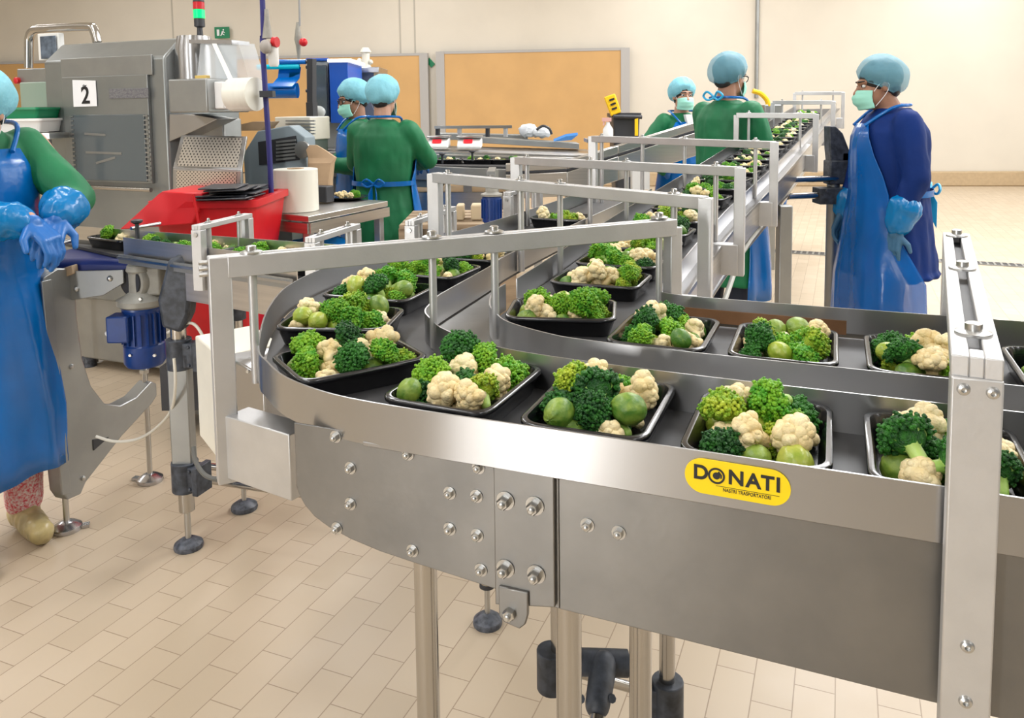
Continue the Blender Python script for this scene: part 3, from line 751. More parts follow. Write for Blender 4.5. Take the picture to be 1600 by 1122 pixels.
# ================================================================== PEOPLE
SKIN = mat('skin', (.50, .28, .19), .5, noise_amt=.12, noise_scale=25, sss=.05)
SKIN2 = mat('skin_tan', (.36, .18, .11), .5, noise_amt=.12, noise_scale=25, sss=.05)
HAIR = mat('dark_hair', (.02, .016, .014), .5)
CAPM = mat('bouffant_cap_blue', (.20, .50, .64), .6, alpha=.34, bump=.9, bump_scale=55)
CAPL = mat('bouffant_cap_light', (.25, .62, .74), .6, alpha=.80, bump=.9, bump_scale=45)
MASK = mat('mask_mint', (.32, .70, .58), .6, bump=.1, bump_scale=80)
GREEN = mat('green_gown_cloth', (.0, .16, .055), .62, noise_amt=.25, noise_scale=5, bump=.35, bump_scale=22)
NAVY = mat('dark_blue_coat_cloth', (.002, .024, .155), .7, spec=.2, noise_amt=.2, noise_scale=5, bump=.35, bump_scale=20)
APRON = mat('blue_plastic_apron', (.0, .15, .52), .20, alpha=.88, noise_amt=.15, noise_scale=6, bump=.5, bump_scale=16, spec=.6)
APRON2 = mat('thin_blue_plastic_apron', (.0, .13, .50), .22, alpha=.70, noise_amt=.15, noise_scale=6, bump=.5, bump_scale=16, spec=.6)
APRN = mat('bright_blue_tie', (.03, .42, .75), .3)
GLOVE = mat('blue_glove', (.015, .13, .42), .35, bump=.2, bump_scale=60)
GLOVEG = mat('grey_blue_glove', (.04, .14, .26), .5, bump=.4, bump_scale=120)
SLEEVE = mat('blue_oversleeve', (.0, .19, .50), .22, alpha=.85, bump=.7, bump_scale=35)
TROU = mat('dark_trousers', (.012, .018, .04), .7)
SPECK = mat('red_white_speckled_trousers', (.65, .05, .08), .7, col2=(.8, .72, .70), noise_scale=130)
BOOT = mat('dark_shoe', (.03, .03, .035), .5)
COVER = mat('yellowish_shoe_cover', (.58, .47, .22), .3, noise_amt=.35, noise_scale=20, alpha=.93)
EYEW = mat('eye_white', (.7, .7, .68), .3)
BRACKET = mat('white_shirt', (.75, .76, .76), .6)

WORK = bpy.data.scenes.new('workshop')          # scratch scene for growing one-piece surfaces, removed below
def voxel(mb, size, name, material, parent, smooth=3, wrinkle=0.0, wscale=18, seed=0, factor=.5):
    bmesh.ops.recalc_face_normals(mb.bm, faces=mb.bm.faces)
    me = bpy.data.meshes.new('tmp'); mb.bm.to_mesh(me); mb.bm.free()
    o = bpy.data.objects.new('tmp', me); WORK.collection.objects.link(o)
    r = o.modifiers.new('r', 'REMESH'); r.mode = 'VOXEL'; r.voxel_size = size; r.adaptivity = 0
    if smooth:
        s = o.modifiers.new('s', 'SMOOTH'); s.iterations = smooth; s.factor = factor
    WORK.view_layers[0].update()
    m2 = bpy.data.meshes.new_from_object(o.evaluated_get(WORK.view_layers[0].depsgraph))
    bpy.data.objects.remove(o); bpy.data.meshes.remove(me)
    if wrinkle:
        off = Vector((seed * 3.1, seed * 1.7, seed * .9))
        nrm = [v.normal.copy() for v in m2.vertices]
        for v, vn_ in zip(m2.vertices, nrm):
            c = v.co; n = noise.noise(Vector((c.x * wscale, c.y * wscale, c.z * wscale * .45)) + off) + .5 * noise.noise(Vector((c.x * wscale * 2.3, c.y * wscale * 2.3, c.z * wscale)) + off)
            v.co = c + vn_ * (n * wrinkle)
    m2.name = name; m2.materials.clear(); m2.materials.append(material)
    m2.shade_smooth()
    o = bpy.data.objects.new(name, m2); COL.objects.link(o)
    if parent is not None: o.parent = parent; o.matrix_parent_inverse = wm(parent).inverted()
    return o

def person(name, label, base, face, H, elbows, wrists, fingers, gown=GREEN, apron=True, head_yaw=0.0, head_pitch=0.0, girth=1.0, cap=CAPM,
           skin=SKIN, glasses=False, glove=GLOVE, lean=0.0, lean_x=0.0, hem=.42, sleeve_puff=None, trousers=TROU, boots=BOOT, seed=1, apron_ang=1.0, neck_bow=False, back_bow=False, apron_m=None, head_off=(0, 0, 0), step=0.0, collar_open=False):
    k = H / 1.75
    f = Vector((face[0], face[1], 0)).normalized(); r = f.cross(Z)
    base = Vector(base)
    def ln(z): return lean * max(0, z - .95)
    def Lp(x, y, z): return base + (r * (x + lean_x * max(0, z - .95)) + f * (y + ln(z)) + Z * z) * k
    def Lr(p): return Lp(*p)
    root = empty('person', base, label, 'person')
    # ---- head frame
    hc = Lp(0 + head_off[0], .015 + head_off[1], 1.615 + head_off[2])
    cy, sy = cos(head_yaw), sin(head_yaw)
    hf = (f * cy + r * sy); hr = hf.cross(Z)
    hu = (Z * cos(head_pitch) + hf * sin(-head_pitch) * -1 * -1).normalized() if False else (Z * cos(head_pitch) + hf * sin(head_pitch)).normalized()
    hf = (hf * cos(head_pitch) - Z * sin(head_pitch)).normalized()
    def Hd(x, y, z): return hc + (hr * x + hf * y + hu * z) * k
    RM = Matrix((hr, hf, hu)).transposed()
    mb = MB()
    mb.ell(Hd(0, -.012, .03), Vector((.075, .094, .088)) * k, RM, 24, 16)
    mb.ell(Hd(0, .025, -.04), Vector((.062, .066, .085)) * k, RM, 20, 14)
    mb.ell(Hd(0, .058, -.098), Vector((.032, .03, .026)) * k, RM)
    mb.cap(Hd(0, .092, .004), Hd(0, .115, -.036), .008 * k, .0125 * k)
    for sx in (-1, 1):
        mb.cap(Hd(sx * .008, .09, .022), Hd(sx * .042, .078, .02), .011 * k, .010 * k)
        mb.ell(Hd(sx * .034, .062, -.03), Vector((.026, .026, .026)) * k, RM)
        mb.ell(Hd(sx * .077, -.008, -.008), Vector((.010, .020, .033)) * k, RM)
        mb.ell(Hd(sx * .011, .108, -.038), Vector((.008, .010, .008)) * k, RM)
    mb.cap(Hd(-.018, .088, -.066), Hd(.018, .088, -.066), .009 * k, .009 * k)
    nk = Lp(0, -.02, 1.44)
    mb.cap(Hd(0, -.02, -.06), nk, .055 * k, .062 * k)
    # ---- trunk and limbs
    mb.loft([(Lp(0, -.015, z), rx * k * girth, ry * k * girth, r, f) for z, rx, ry in ((1.47, .06, .06), (1.43, .13, .085), (1.36, .17, .105), (1.2, .16, .11), (1.05, .145, .105), (.93, .16, .115), (.86, .12, .09))], 24)
    for sx in (-1, 1):
        i = 0 if sx < 0 else 1
        sh = Lp(sx * .175, -.015, 1.405); e = Lr(elbows[i]); w = Lr(wrists[i])
        mb.cap(sh, e, .052 * k, .042 * k); mb.cap(e, w, .041 * k, .029 * k)
        fd = Vector(fingers[i][0]); fd = (r * fd.x + f * fd.y + Z * fd.z).normalized()
        mb.cap(w, w + fd * .035 * k, .019 * k, .016 * k)
        hp = Lp(sx * .09, 0, .93); kn = Lp(sx * .095, .02 + step * sx, .50); an = Lp(sx * .10, -.02 + step * sx * 1.3, .09)
        mb.cap(hp, kn, .085 * k, .058 * k); mb.cap(kn, an, .055 * k, .038 * k); mb.cap(an - Z * .03, an + f * .14 * k - Z * .055 * k, .036 * k, .03 * k)
    body = voxel(mb, .0075, 'body', skin, root, 2)
    # eyes and eyebrows
    for sx in (-1, 1):
        ey = obj('eye', MB().ell(Hd(sx * .031, .0805, .001), Vector((.0125, .010, .0085)) * k, RM), EYEW, body)
        obj('iris', MB().ell(Hd(sx * .031, .0885, .001), Vector((.006, .004, .006)) * k, RM), INK, ey)
        obj('eyebrow', MB().cap(Hd(sx * .014, .099, .024), Hd(sx * .05, .082, .025), .0045 * k, .003 * k), HAIR, body)
    # hair under the cap
    hm = MB(); hm.ell(Hd(0, -.022, .038), Vector((.090, .108, .096)) * k, RM, 24, 16); hm.ell(Hd(0, -.065, -.03), Vector((.062, .045, .05)) * k, RM)
    voxel(hm, .008, 'hair', HAIR, body, 2, .002, 60)
    # bouffant cap: tilted puffed dome with gathered rim
    tl = radians(-24); cu = (hu * cos(tl) + hf * -sin(-tl) * -1).normalized(); cu = (hu * cos(.52) - hf * sin(.52)).normalized() * 1.0
    cf = (hf * cos(.52) + hu * sin(.52)).normalized(); CM = Matrix((hr, cf, cu)).transposed()
    cm = MB(); rings = []; cc = Hd(0, -.030, .040); N_ = 48
    for q in range(17):
        th = radians(3 + 122 * q / 16); row = []
        for i in range(N_):
            a = 2 * pi * i / N_; pf = 1.0 + .075 * sin(th) * noise.noise(Vector((cos(a) * 2 + seed, sin(a) * 2, th * 2))) + .022 * (q / 16) * sin(a * 15)
            rr = .112 * pf * (1 if q < 14 else 1 - .05 * (q - 13))
            row.append(cm.bm.verts.new(cc + CM @ Vector((rr * .99 * sin(th) * cos(a), rr * 1.14 * sin(th) * sin(a), .112 * pf * cos(th))) * k))
        rings.append(row)
    cm.skin(rings, cap=False); cm.bm.faces.new(rings[0][::-1])
    cp = obj('bouffant_cap', cm, cap, body, angle=80)
    sol = cp.modifiers.new('solid', 'SOLIDIFY'); sol.thickness = .0015; sol.offset = 1
    ep = [sum((v for v in [cc]), Vector()) for _ in range(0)]
    th = radians(124)
    bd = [cc + CM @ Vector((.094 * sin(th) * 1.0 * cos(2 * pi * i / 40), .107 * sin(th) * sin(2 * pi * i / 40), .112 * cos(th))) * k for i in range(41)]
    obj('elastic_band', MB().pipe(bd, .004 * k, 8, False), cap, cp)
    # face mask
    mm = MB(); rows = []
    for q in range(13):
        v = q / 12; z = -.018 - .102 * v; row = []
        bul = .022 * sin(pi * min(1, v * 1.15)) + .006 - .03 * max(0, v - .72)
        pleat = .0022 * sin(v * pi * 7)
        for i in range(25):
            a = radians(-74 + 148 * i / 24)
            row.append(mm.bm.verts.new(Hd(sin(a) * (.069 + .004 * v), .028 + cos(a) * (.072 + bul + pleat), z - .016 * (1 - cos(a)) * (1 - 2 * v) * .6)))
        rows.append(row)
    mm.skin(rows, cap=False, closed=False)
    mk = obj('face_mask', mm, MASK, body, angle=80); so = mk.modifiers.new('solid', 'SOLIDIFY'); so.thickness = .002; so.offset = 1
    for sx in (-1, 1):
        obj('ear_loop', MB().pipe(bez([Hd(sx * .068, .045, -.03), Hd(sx * .078, .01, .01), Hd(sx * .083, -.025, .0), Hd(sx * .080, -.01, -.045), Hd(sx * .068, .042, -.105)], 6), .0016 * k, 6), PAPER, mk)
    if glasses:
        g = MB()
        for sx in (-1, 1):
            pr = [Hd(sx * .034 + .026 * cos(2 * pi * i / 20), .108 - .012 * abs(cos(2 * pi * i / 20)) * (1 if sx * cos(2 * pi * i / 20) > 0 else 0), .0 + .019 * sin(2 * pi * i / 20)) for i in range(21)]
            g.pipe(pr, .0026 * k, 8, False); g.pipe([Hd(sx * .06, .098, .008), Hd(sx * .078, .05, .008), Hd(sx * .082, -.01, .004)], .003 * k, 8)
        g.pipe([Hd(-.009, .108, .004), Hd(.009, .108, .004)], .0025 * k, 8)
        obj('glasses', g, INK, body)
    # ---- trousers and shoes
    tm = MB()
    for sx in (-1, 1):
        hp = Lp(sx * .09, 0, .93); kn = Lp(sx * .095, .02 + step * sx, .50); an = Lp(sx * .10, -.02 + step * sx * 1.3, .11)
        tm.cap(hp, kn, .098 * k, .078 * k); tm.cap(kn, an, .076 * k, .06 * k)
    voxel(tm, .012, 'trousers', trousers, root, 3, .005, 14, seed)
    for sx in (-1, 1):
        an = Lp(sx * .10, -.02 + step * sx * 1.3, .09); sm = MB()
        sm.cap(an + f * -.03 * k - Z * .035 * k, an + f * .16 * k - Z * .045 * k, .05 * k, .044 * k); sm.cap(an + Z * .06 * k, an - Z * .02 * k, .052 * k, .05 * k)
        for v in sm.bm.verts: v.co.z = max(v.co.z, base.z + .002)
        voxel(sm, .008, 'shoe', boots, root, 3, .004 if boots is COVER else 0, 30)
    # ---- gown
    gsec = [(1.475, .072, .072), (1.455, .10, .085), (1.42, .165, .11), (1.36, .195, .135), (1.26, .20, .145), (1.14, .192, .146), (1.05, .186, .145), (.96, .20, .155), (.82, .22, .17), (.65, .235, .185), (hem + .02, .25, .2), (hem, .24, .19)]
    rs = random.Random(seed); ph = [rs.random() * 6.28 for _ in range(4)]
    def fold(q, a):
        z = gsec[q][0]; am = max(0, 1.02 - z) * .06 + (.012 if z < 1.42 else 0)
        return 1 + am * sin(6 * a + ph[0]) + am * .7 * sin(11 * a + ph[1] + z * 2) + .5 * am * sin(17 * a + ph[2])
    gm = MB(); gm.loft([(Lp(0, -.015, z), rx * k * girth, ry * k * girth, r, f) for z, rx, ry in gsec], 72, fold)
    for sx in (-1, 1):
        i = 0 if sx < 0 else 1
        sh = Lp(sx * .17 * girth, -.015, 1.395); e = Lr(elbows[i]); w = Lr(wrists[i])
        gm.cap(sh, e, .076 * k, .068 * k); gm.cap(e, e.lerp(w, .93), .066 * k, .045 * k)
    gw = voxel(gm, .0105, 'gown', gown, root, 3, .008, 13, seed)
    if collar_open:
        obj('shirt', MB().prism([Lp(x, .10, z) for x, z in ((-.045, 1.46), (.045, 1.46), (.0, 1.30))], f * .035), BRACKET, root)
    # ---- apron
    if apron:
        am = MB(); rows = []; NA = 60
        prof = [(1.40, .42), (1.33, .55), (1.24, .75), (1.14, 1.0), (1.05, 1.16), (.98, 1.2), (.88, 1.22), (.76, 1.24), (.62, 1.26), (.48, 1.28), (.36, 1.3), (.28, 1.3)]
        zs = [g_[0] for g_ in gsec][::-1]
        for z, ar in prof:
            rx = np.interp(z, zs, [g_[1] for g_ in gsec][::-1]) * girth + .022; ry = np.interp(z, zs, [g_[2] for g_ in gsec][::-1]) * girth + .022; row = []
            for i in range(NA):
                a = pi / 2 + (i / (NA - 1) - .5) * 2 * (pi / 2) * ar * (apron_ang + (1 - apron_ang) * min(max((.92 - z) / .3, 0), 1) * .8)
                w_ = 1 + max(0, 1.05 - z) * .06 * (sin(7 * a + ph[3]) + .6 * sin(13 * a + ph[1] + z * 3)) + .006 * sin(23 * a + z * 9) + max(0, 1.0 - z) * .10
                row.append(am.bm.verts.new(Lp(rx * w_ * cos(a), -.015 + ry * w_ * sin(a), z + .012 * sin(5 * a + ph[2]) * (1 if z < .4 else 0))))
            rows.append(row)
        am.skin(rows, cap=False, closed=False)
        ap = obj('apron', am, apron_m or APRON, root, angle=80); so = ap.modifiers.new('solid', 'SOLIDIFY'); so.thickness = .003
        # waist tie round the back, neck strap
        tie = [Lp((.20 * girth + .012) * cos(a), -.015 + (.155 * girth + .012) * sin(a), 1.05) for a in [pi + 2 * pi * .5 * i / 24 for i in range(25)]]
        tb = MB(); tb.sheet(tie, -.014, .014, .003); tb.sheet([p for p in tie], -.010, .016, .002)
        obj('waist_tie', tb, APRON, ap)
        st2 = []
        for sx in (-1, 1): st2.append(bez([Lp(sx * .075, .125 * girth, 1.39), Lp(sx * .115, .03, 1.475), Lp(sx * .085, -.07, 1.49), Lp(0, -.10, 1.49)], 6))
        tb = MB()
        for s_ in st2: tb.pipe(s_, .008, 8)
        obj('neck_strap', tb, APRON, ap)
        if back_bow or neck_bow:
            z0 = 1.05 if back_bow else 1.49; yb = -.175 * girth - .015 if back_bow else -.125
            tb = MB()
            for sx in (-1, 1):
                tb.pipe(bez([Lp(0, yb, z0), Lp(sx * .04, yb - .02, z0 + .035), Lp(sx * .075, yb - .015, z0 + .01), Lp(sx * .04, yb - .015, z0 - .015), Lp(0, yb, z0)], 5), .007, 8)
                if back_bow: tb.sheet(bez([Lp(sx * .01, yb, z0 - .0), Lp(sx * .03, yb - .025, z0 - .06)], 3), -.13, .0, .003)
            obj('tie_bow', tb, APRN if neck_bow else APRON, ap)
    # ---- gloves with five fingers
    for sx in (-1, 1):
        i = 0 if sx < 0 else 1
        w = Lr(wrists[i]); e = Lr(elbows[i]); fd, pn, curl = fingers[i]
        d = Vector(fd); d = (r * d.x + f * d.y + Z * d.z).normalized(); n_ = Vector(pn); n_ = (r * n_.x + f * n_.y + Z * n_.z); n_ = (n_ - d * n_.dot(d)).normalized()   # n_ = palm side
        s_ = d.cross(n_).normalized()
        hm = MB(); kk = k * 1.15
        for off in (-.026, -.009, .009, .026): hm.cap(w + d * .015 * kk + s_ * off * .7 * kk, w + d * .085 * kk + s_ * off * kk, .016 * kk, .0135 * kk)
        for off, L1 in ((-.030, .032), (-.0105, .042), (.0105, .045), (.030, .038)):
            p0 = w + d * .088 * kk + s_ * off * kk; a1 = curl * (.75 if off < 0 else .9)
            d1 = (d * cos(a1) + n_ * sin(a1)); p1 = p0 + d1 * L1 * kk; d2 = (d * cos(a1 * 2) + n_ * sin(a1 * 2)); p2 = p1 + d2 * L1 * .62 * kk
            d3 = (d * cos(a1 * 2.7) + n_ * sin(a1 * 2.7)); p3 = p2 + d3 * L1 * .45 * kk
            hm.cap(p0, p1, .0095 * kk, .0088 * kk); hm.cap(p1, p2, .0088 * kk, .0082 * kk); hm.cap(p2, p3, .0082 * kk, .0072 * kk)
        tsd = s_ * (1 if sx < 0 else -1) if len(fingers[i]) < 4 else s_ * fingers[i][3]
        t0 = w + d * .03 * kk + tsd * .024 * kk; t1 = t0 + (d * .5 + tsd * .75 + n_ * .3).normalized() * .042 * kk; t2 = t1 + (d * .85 + tsd * .25 + n_ * .4).normalized() * .032 * kk
        hm.cap(t0, t1, .0145 * kk, .011 * kk); hm.cap(t1, t2, .011 * kk, .0085 * kk)
        hm.cap(w + (e - w).normalized() * .05 * k, w + d * .02 * k, .041 * k, .031 * k)
        voxel(hm, .0042, 'glove', glove, root, 2)
        if sleeve_puff and sleeve_puff[i]:
            pm = MB(); q0 = w.lerp(e, .12); q1 = w.lerp(e, sleeve_puff[i]); pm.cap(q0, q1, .062 * k, .078 * k, 24)
            voxel(pm, .009, 'oversleeve', SLEEVE, root, 2, .009, 28, seed)
    return root

def at_y(u, Y): return Vector(((u - 800) / F * Y, Y, 0))
# man in dark blue, right of the feed conveyor
person('person', 'person in a dark blue coat, blue apron and hairnet standing in profile at right', at_y(1388, 4.0), (-1, .06), 1.70,
       [(-.27, -.03, 1.13), (.26, .05, 1.13)], [(-.255, .05, .885), (.22, .14, .90)],
       [((.0, .18, -1), (.55, -.8, .1), .42), ((-.3, .4, -.9), (-.8, -.5, 0), .4)], gown=NAVY, girth=1.17, cap=CAPM, skin=SKIN2, head_pitch=.10, glove=GLOVEG, hem=.62, sleeve_puff=(.42, .3), seed=3, apron_ang=.60, apron_m=APRON2, head_off=(0, .045, -.02), neck_bow=True, back_bow=True)
# man with glasses beyond the conveyor
person('person', 'person in a green gown with black glasses and hairnet behind the feed conveyor', at_y(1138, 5.0), (.82, .57), 1.77,
       [(-.24, .10, 1.15), (.25, .06, 1.14)], [(-.12, .34, 1.08), (.22, .22, .93)],
       [((.3, .9, -.2), (.2, -.2, -1), .3), ((.0, .5, -.9), (-.8, -.4, 0), .4)], girth=1.06, cap=CAPM, skin=SKIN2, glasses=True, head_pitch=.12, seed=5, neck_bow=True, hem=.35, apron_ang=1.0)
# woman with a hand on her hip, far back
person('person', 'person in green sleeves and blue apron with a hand on the hip, farthest back', at_y(1066, 6.35), (.30, -.95), 1.67,
       [(-.27, .02, 1.13), (.33, -.06, 1.16)], [(-.20, .16, .98), (.19, .06, .99)],
       [((.1, .8, -.5), (.6, -.2, -.6), .35), ((-.85, .35, -.4), (-.3, -.9, 0), .35)], girth=.92, cap=CAPL, skin=SKIN, head_yaw=.15, seed=7, collar_open=True, apron_ang=.95)
# worker seen from behind at the packing line
person('person', 'person in a green gown seen from behind, apron tied at the back', at_y(601, 5.1), (.22, .97), 1.66,
       [(-.25, .10, 1.17), (.27, .10, 1.20)], [(-.14, .34, 1.12), (.12, .36, 1.14)],
       [((.3, .9, -.2), (.1, -.2, -1), .35), ((-.4, .85, -.2), (-.1, -.2, -1), .35)], girth=1.04, cap=CAPL, skin=SKIN, seed=9, back_bow=True, hem=.3, head_pitch=.15, apron_ang=1.0)
# worker facing left, looking at what the hands hold
PH = person('person', 'person facing left with blue gloves raised, half hidden by the green-gowned worker', at_y(557, 5.62), (-.88, -.47), 1.66,
       [(-.24, .08, 1.13), (.23, .05, 1.12)], [(-.11, .33, 1.17), (.10, .28, 1.20)],
       [((.25, .9, .15), (.5, -.1, -.7), .45), ((-.25, .9, .25), (-.5, -.1, -.7), .45)], girth=.95, cap=CAPL, skin=SKIN2, seed=11, head_pitch=.22, glasses=True)
# worker at the left edge of the picture
person('person', 'person in green gown and blue apron cut off by the left edge', Vector((-1.735, 2.58, 0)), (.75, -.66), 1.68,
       [(-.26, .12, 1.22), (.24, .14, 1.18)], [(-.15, .27, 1.18), (-.05, .30, 1.18)],
       [((.45, .5, -.6), (.1, -.3, -1), .7), ((-.4, .55, -.6), (.1, -.3, -1), .7)], girth=.85, cap=CAPL, skin=SKIN, seed=13, head_pitch=.30, head_yaw=.85, head_off=(0.02, .05, -.09), lean=.06, trousers=SPECK, boots=COVER, sleeve_puff=(.35, .5), step=.04)

bpy.data.scenes.remove(WORK)
# ================================================================== TRAYS AND VEGETABLES
TW, TL, TD = .178, .227, .038
def rrect(w, h, r, n=5):
    o = []
    for cx_, cy_, a0_ in ((w / 2 - r, h / 2 - r, 0), (-w / 2 + r, h / 2 - r, pi / 2), (-w / 2 + r, -h / 2 + r, pi), (w / 2 - r, -h / 2 + r, 3 * pi / 2)):
        for i in range(n + 1):
            a = a0_ + pi / 2 * i / n; o.append((cx_ + r * cos(a), cy_ + r * sin(a)))
    return o
mb = MB(); rings = []
for ins, z, r in ((.014, 0, .02), (.003, TD - .006, .028), (.0, TD - .005, .03), (0, TD, .03), (.002, TD + .0015, .029), (.008, TD + .0015, .026), (.010, TD - .003, .025), (.0175, .0025, .018)):
    rings.append([mb.bm.verts.new((x, y, z)) for x, y in rrect(TW - 2 * ins, TL - 2 * ins, r)])
mb.skin(rings, cap=True)
tray_me = obj('food_tray', mb, BLACKP, angle=60)
TRAY = tray_me.data; bpy.data.objects.remove(tray_me)

def veg_mat(name, c1, c2, scale, bump, bscale, rand=.5, rough=.45, sss=.0, spec=.5):
    return mat(name, c1, rough, noise_amt=0, col2=c2, noise_scale=scale, bump=bump, bump_scale=bscale, rand=rand, sss=sss, spec=spec)
M_BD = veg_mat('broccoli_dark', (0.008, 0.07, 0.010), (0.03, 0.20, 0.010), 90, .9, 420, .35)
M_BL = veg_mat('broccoli_light', (0.06, 0.32, 0.008), (0.26, 0.52, 0.02), 70, .9, 420, .35)
M_BY = veg_mat('broccoli_yellow', (0.16, 0.38, 0.012), (0.46, 0.56, 0.03), 60, .9, 420, .3)
M_ST = veg_mat('broccoli_stalk', (0.25, 0.46, 0.07), (0.42, 0.58, 0.15), 60, .2, 150, .3)
M_CA = veg_mat('cauliflower_curd', (0.80, 0.69, 0.42), (0.72, 0.56, 0.27), 30, .35, 300, .35, .5, .1)
M_SP = veg_mat('sprout_green', (0.055, 0.16, 0.014), (0.22, 0.32, 0.045), 60, .25, 160, .5, .42)
M_SY = veg_mat('sprout_yellow', (0.25, 0.36, 0.03), (0.44, 0.48, 0.08), 50, .2, 160, .4, .3)
RND = random.Random(7)
def fib(n, zmin=-.2):
    out = []
    for i in range(n):
        z = 1 - (1 - zmin) * (i + .5) / n; r = sqrt(max(0, 1 - z * z)); a = i * 2.39996
        out.append(Vector((r * cos(a), r * sin(a), z)))
    return out
def make_broccoli(seed, R=.027, n=120):
    r = random.Random(seed); mb = MB()
    lob = [Vector((cos(a), sin(a), .25 + .3 * r.random())).normalized() for a in [2 * pi * k / 5 + r.random() for k in range(5)]] + [Vector((0, 0, 1))]
    mb.ell((0, 0, .002), (R * .82, R * .8, R * .62), n=14, m=8)
    for d in fib(n, -.25):
        f = max(d.dot(l) for l in lob); rad = R * (.72 + .34 * max(0, f - .6) / .4) * (.95 + .1 * r.random())
        c = Vector((d.x * rad, d.y * rad, d.z * rad * .85)); s = R * (.12 + .07 * r.random())
        mb.ico(c, s, 1)
        for q in range(2):
            e = Vector((r.uniform(-1, 1), r.uniform(-1, 1), r.uniform(-1, 1))).normalized()
            mb.ico(c + e * s * .8 + d * s * .5, s * .55, 1)
    crown = obj('broccoli_floret', mb, M_BD, angle=70)
    mb = MB(); mb.cap((0, 0, -R * 1.15), (0, 0, -R * .1), R * .30, R * .34, 10)
    for k in range(5):
        a = 2 * pi * k / 5 + r.random(); mb.cap((0, 0, -R * .55), (cos(a) * R * .6, sin(a) * R * .6, -R * .02), R * .17, R * .22, 8)
    stem = obj('stem', mb, M_ST, angle=70)
    out = crown.data, stem.data
    bpy.data.objects.remove(crown); bpy.data.objects.remove(stem); return out
def make_cauli(seed, R=.024):
    r = random.Random(seed); mb = MB(); mb.ell((0, 0, 0), (R * .8, R * .75, R * .55), n=14, m=8)
    ax = r.uniform(.8, 1.25)
    for d in fib(17, -.15):
        rad = R * (.60 + .26 * r.random()); s = R * (.34 + .14 * r.random())
        c = Vector((d.x * rad * ax, d.y * rad / ax, d.z * rad * .8)); mb.ico(c, s, 2)
        for q in range(3):
            e = Vector((r.uniform(-1, 1), r.uniform(-1, 1), r.uniform(-.3, 1))).normalized(); mb.ico(c + e * s * .62, s * .52, 2)
    c = obj('cauliflower_floret', mb, M_CA, angle=80)
    mb = MB(); mb.cap((r.uniform(-.2, .2) * R, 0, -R * 1.2), (0, 0, -R * .1), R * .36, R * .5, 10)
    for k in range(4):
        a = 2 * pi * k / 4 + r.random(); mb.cap((0, 0, -R * .7), (cos(a) * R * .55, sin(a) * R * .55, -R * .1), R * .22, R * .3, 8)
    s = obj('stem', mb, M_CA, angle=80)
    out = c.data, s.data; bpy.data.objects.remove(c); bpy.data.objects.remove(s); return out
def make_sprout(seed, R=.0185):
    r = random.Random(seed); mb = MB()
    caps = [(Vector((cos(a), sin(a), -.35)).normalized(), radians(62 + 14 * r.random()), .05 * (1 - .22 * k)) for k, a in enumerate([0, 2.2, 4.3, 1.1, 3.3])]
    n, m_ = 40, 26; rows = []
    for k in range(m_ + 1):
        th = pi * k / m_; row = []
        for i in range(n):
            d = Vector((sin(th) * cos(2 * pi * i / n), sin(th) * sin(2 * pi * i / n), -cos(th))) if 0 < k < m_ else Vector((1e-3 * cos(2 * pi * i / n), 1e-3 * sin(2 * pi * i / n), -1 if k == 0 else 1)).normalized()
            f = 1.0
            for ax, ca, th_ in caps:
                an = d.angle(ax) + .06 * sin(5 * atan2(d.y, d.x) + seed)
                if an < ca: f += th_ * (1 if an < ca - .06 else .75)
            f += .01 * sin(9 * atan2(d.y, d.x))
            row.append(mb.bm.verts.new(Vector((d.x, d.y, d.z * 1.15)) * (R * f)))
        rows.append(row)
    mb.skin(rows)
    o = obj('brussels_sprout', mb, M_SP, angle=50); me = o.data; bpy.data.objects.remove(o); return me
def variants(me, mats):
    out = []
    for m_ in mats:
        c = me.copy(); c.materials.clear(); c.materials.append(m_); out.append(c)
    return out
BRO = []
for sd_ in range(5):
    c, s = make_broccoli(sd_)
    BRO += [(v, s) for v in variants(c, (M_BD, M_BL, M_BY) if sd_ % 2 else (M_BD, M_BL, M_BL))]
CAU = [make_cauli(20 + k) for k in range(5)]
SPR = []
for sd_ in range(4): SPR += variants(make_sprout(sd_), (M_SP, M_SP, M_SY))
def proto(name, me, child=None):
    o = bpy.data.objects.new(name, me); ch = bpy.data.objects.new('stem', child) if child else None
    return o, ch
PB = [proto('broccoli_floret', *x) for x in BRO]; PC = [proto('cauliflower_floret', *x) for x in CAU]; PS = [proto('brussels_sprout', x) for x in SPR]
CNT = {'b': 0, 'c': 0, 's': 0}
def put(kind, P, scale, rnd, label, group, stem=True, ok=None):
    src, ch = rnd.choice({'b': PB, 'c': PC, 's': PS}[kind])
    o = src.copy(); COL.objects.link(o); o.location = P; o.scale = (scale,) * 3
    tilt = {'b': 1.3, 'c': 1.4, 's': 3.1}[kind]
    for _ in range(40):
        eu = Euler((rnd.uniform(-tilt, tilt), rnd.uniform(-tilt, tilt), rnd.uniform(0, 6.28)))
        if ok is None or kind == 's': break
        tip = eu.to_matrix() @ Vector((0, 0, -1.45 * {'b': .027, 'c': .024}[kind] * scale))
        if ok(P + tip): break
    o.rotation_euler = eu
    tag(o, label, {'b': 'broccoli', 'c': 'cauliflower', 's': 'sprout'}[kind], group)
    if ch is not None and stem:
        c2 = ch.copy(); COL.objects.link(c2); c2.parent = o
    CNT[kind] += 1
    return o
KN = {'b': 'broccoli floret', 'c': 'cauliflower floret', 's': 'brussels sprout'}
KC = {'b': 'green', 'c': 'cream', 's': 'green'}
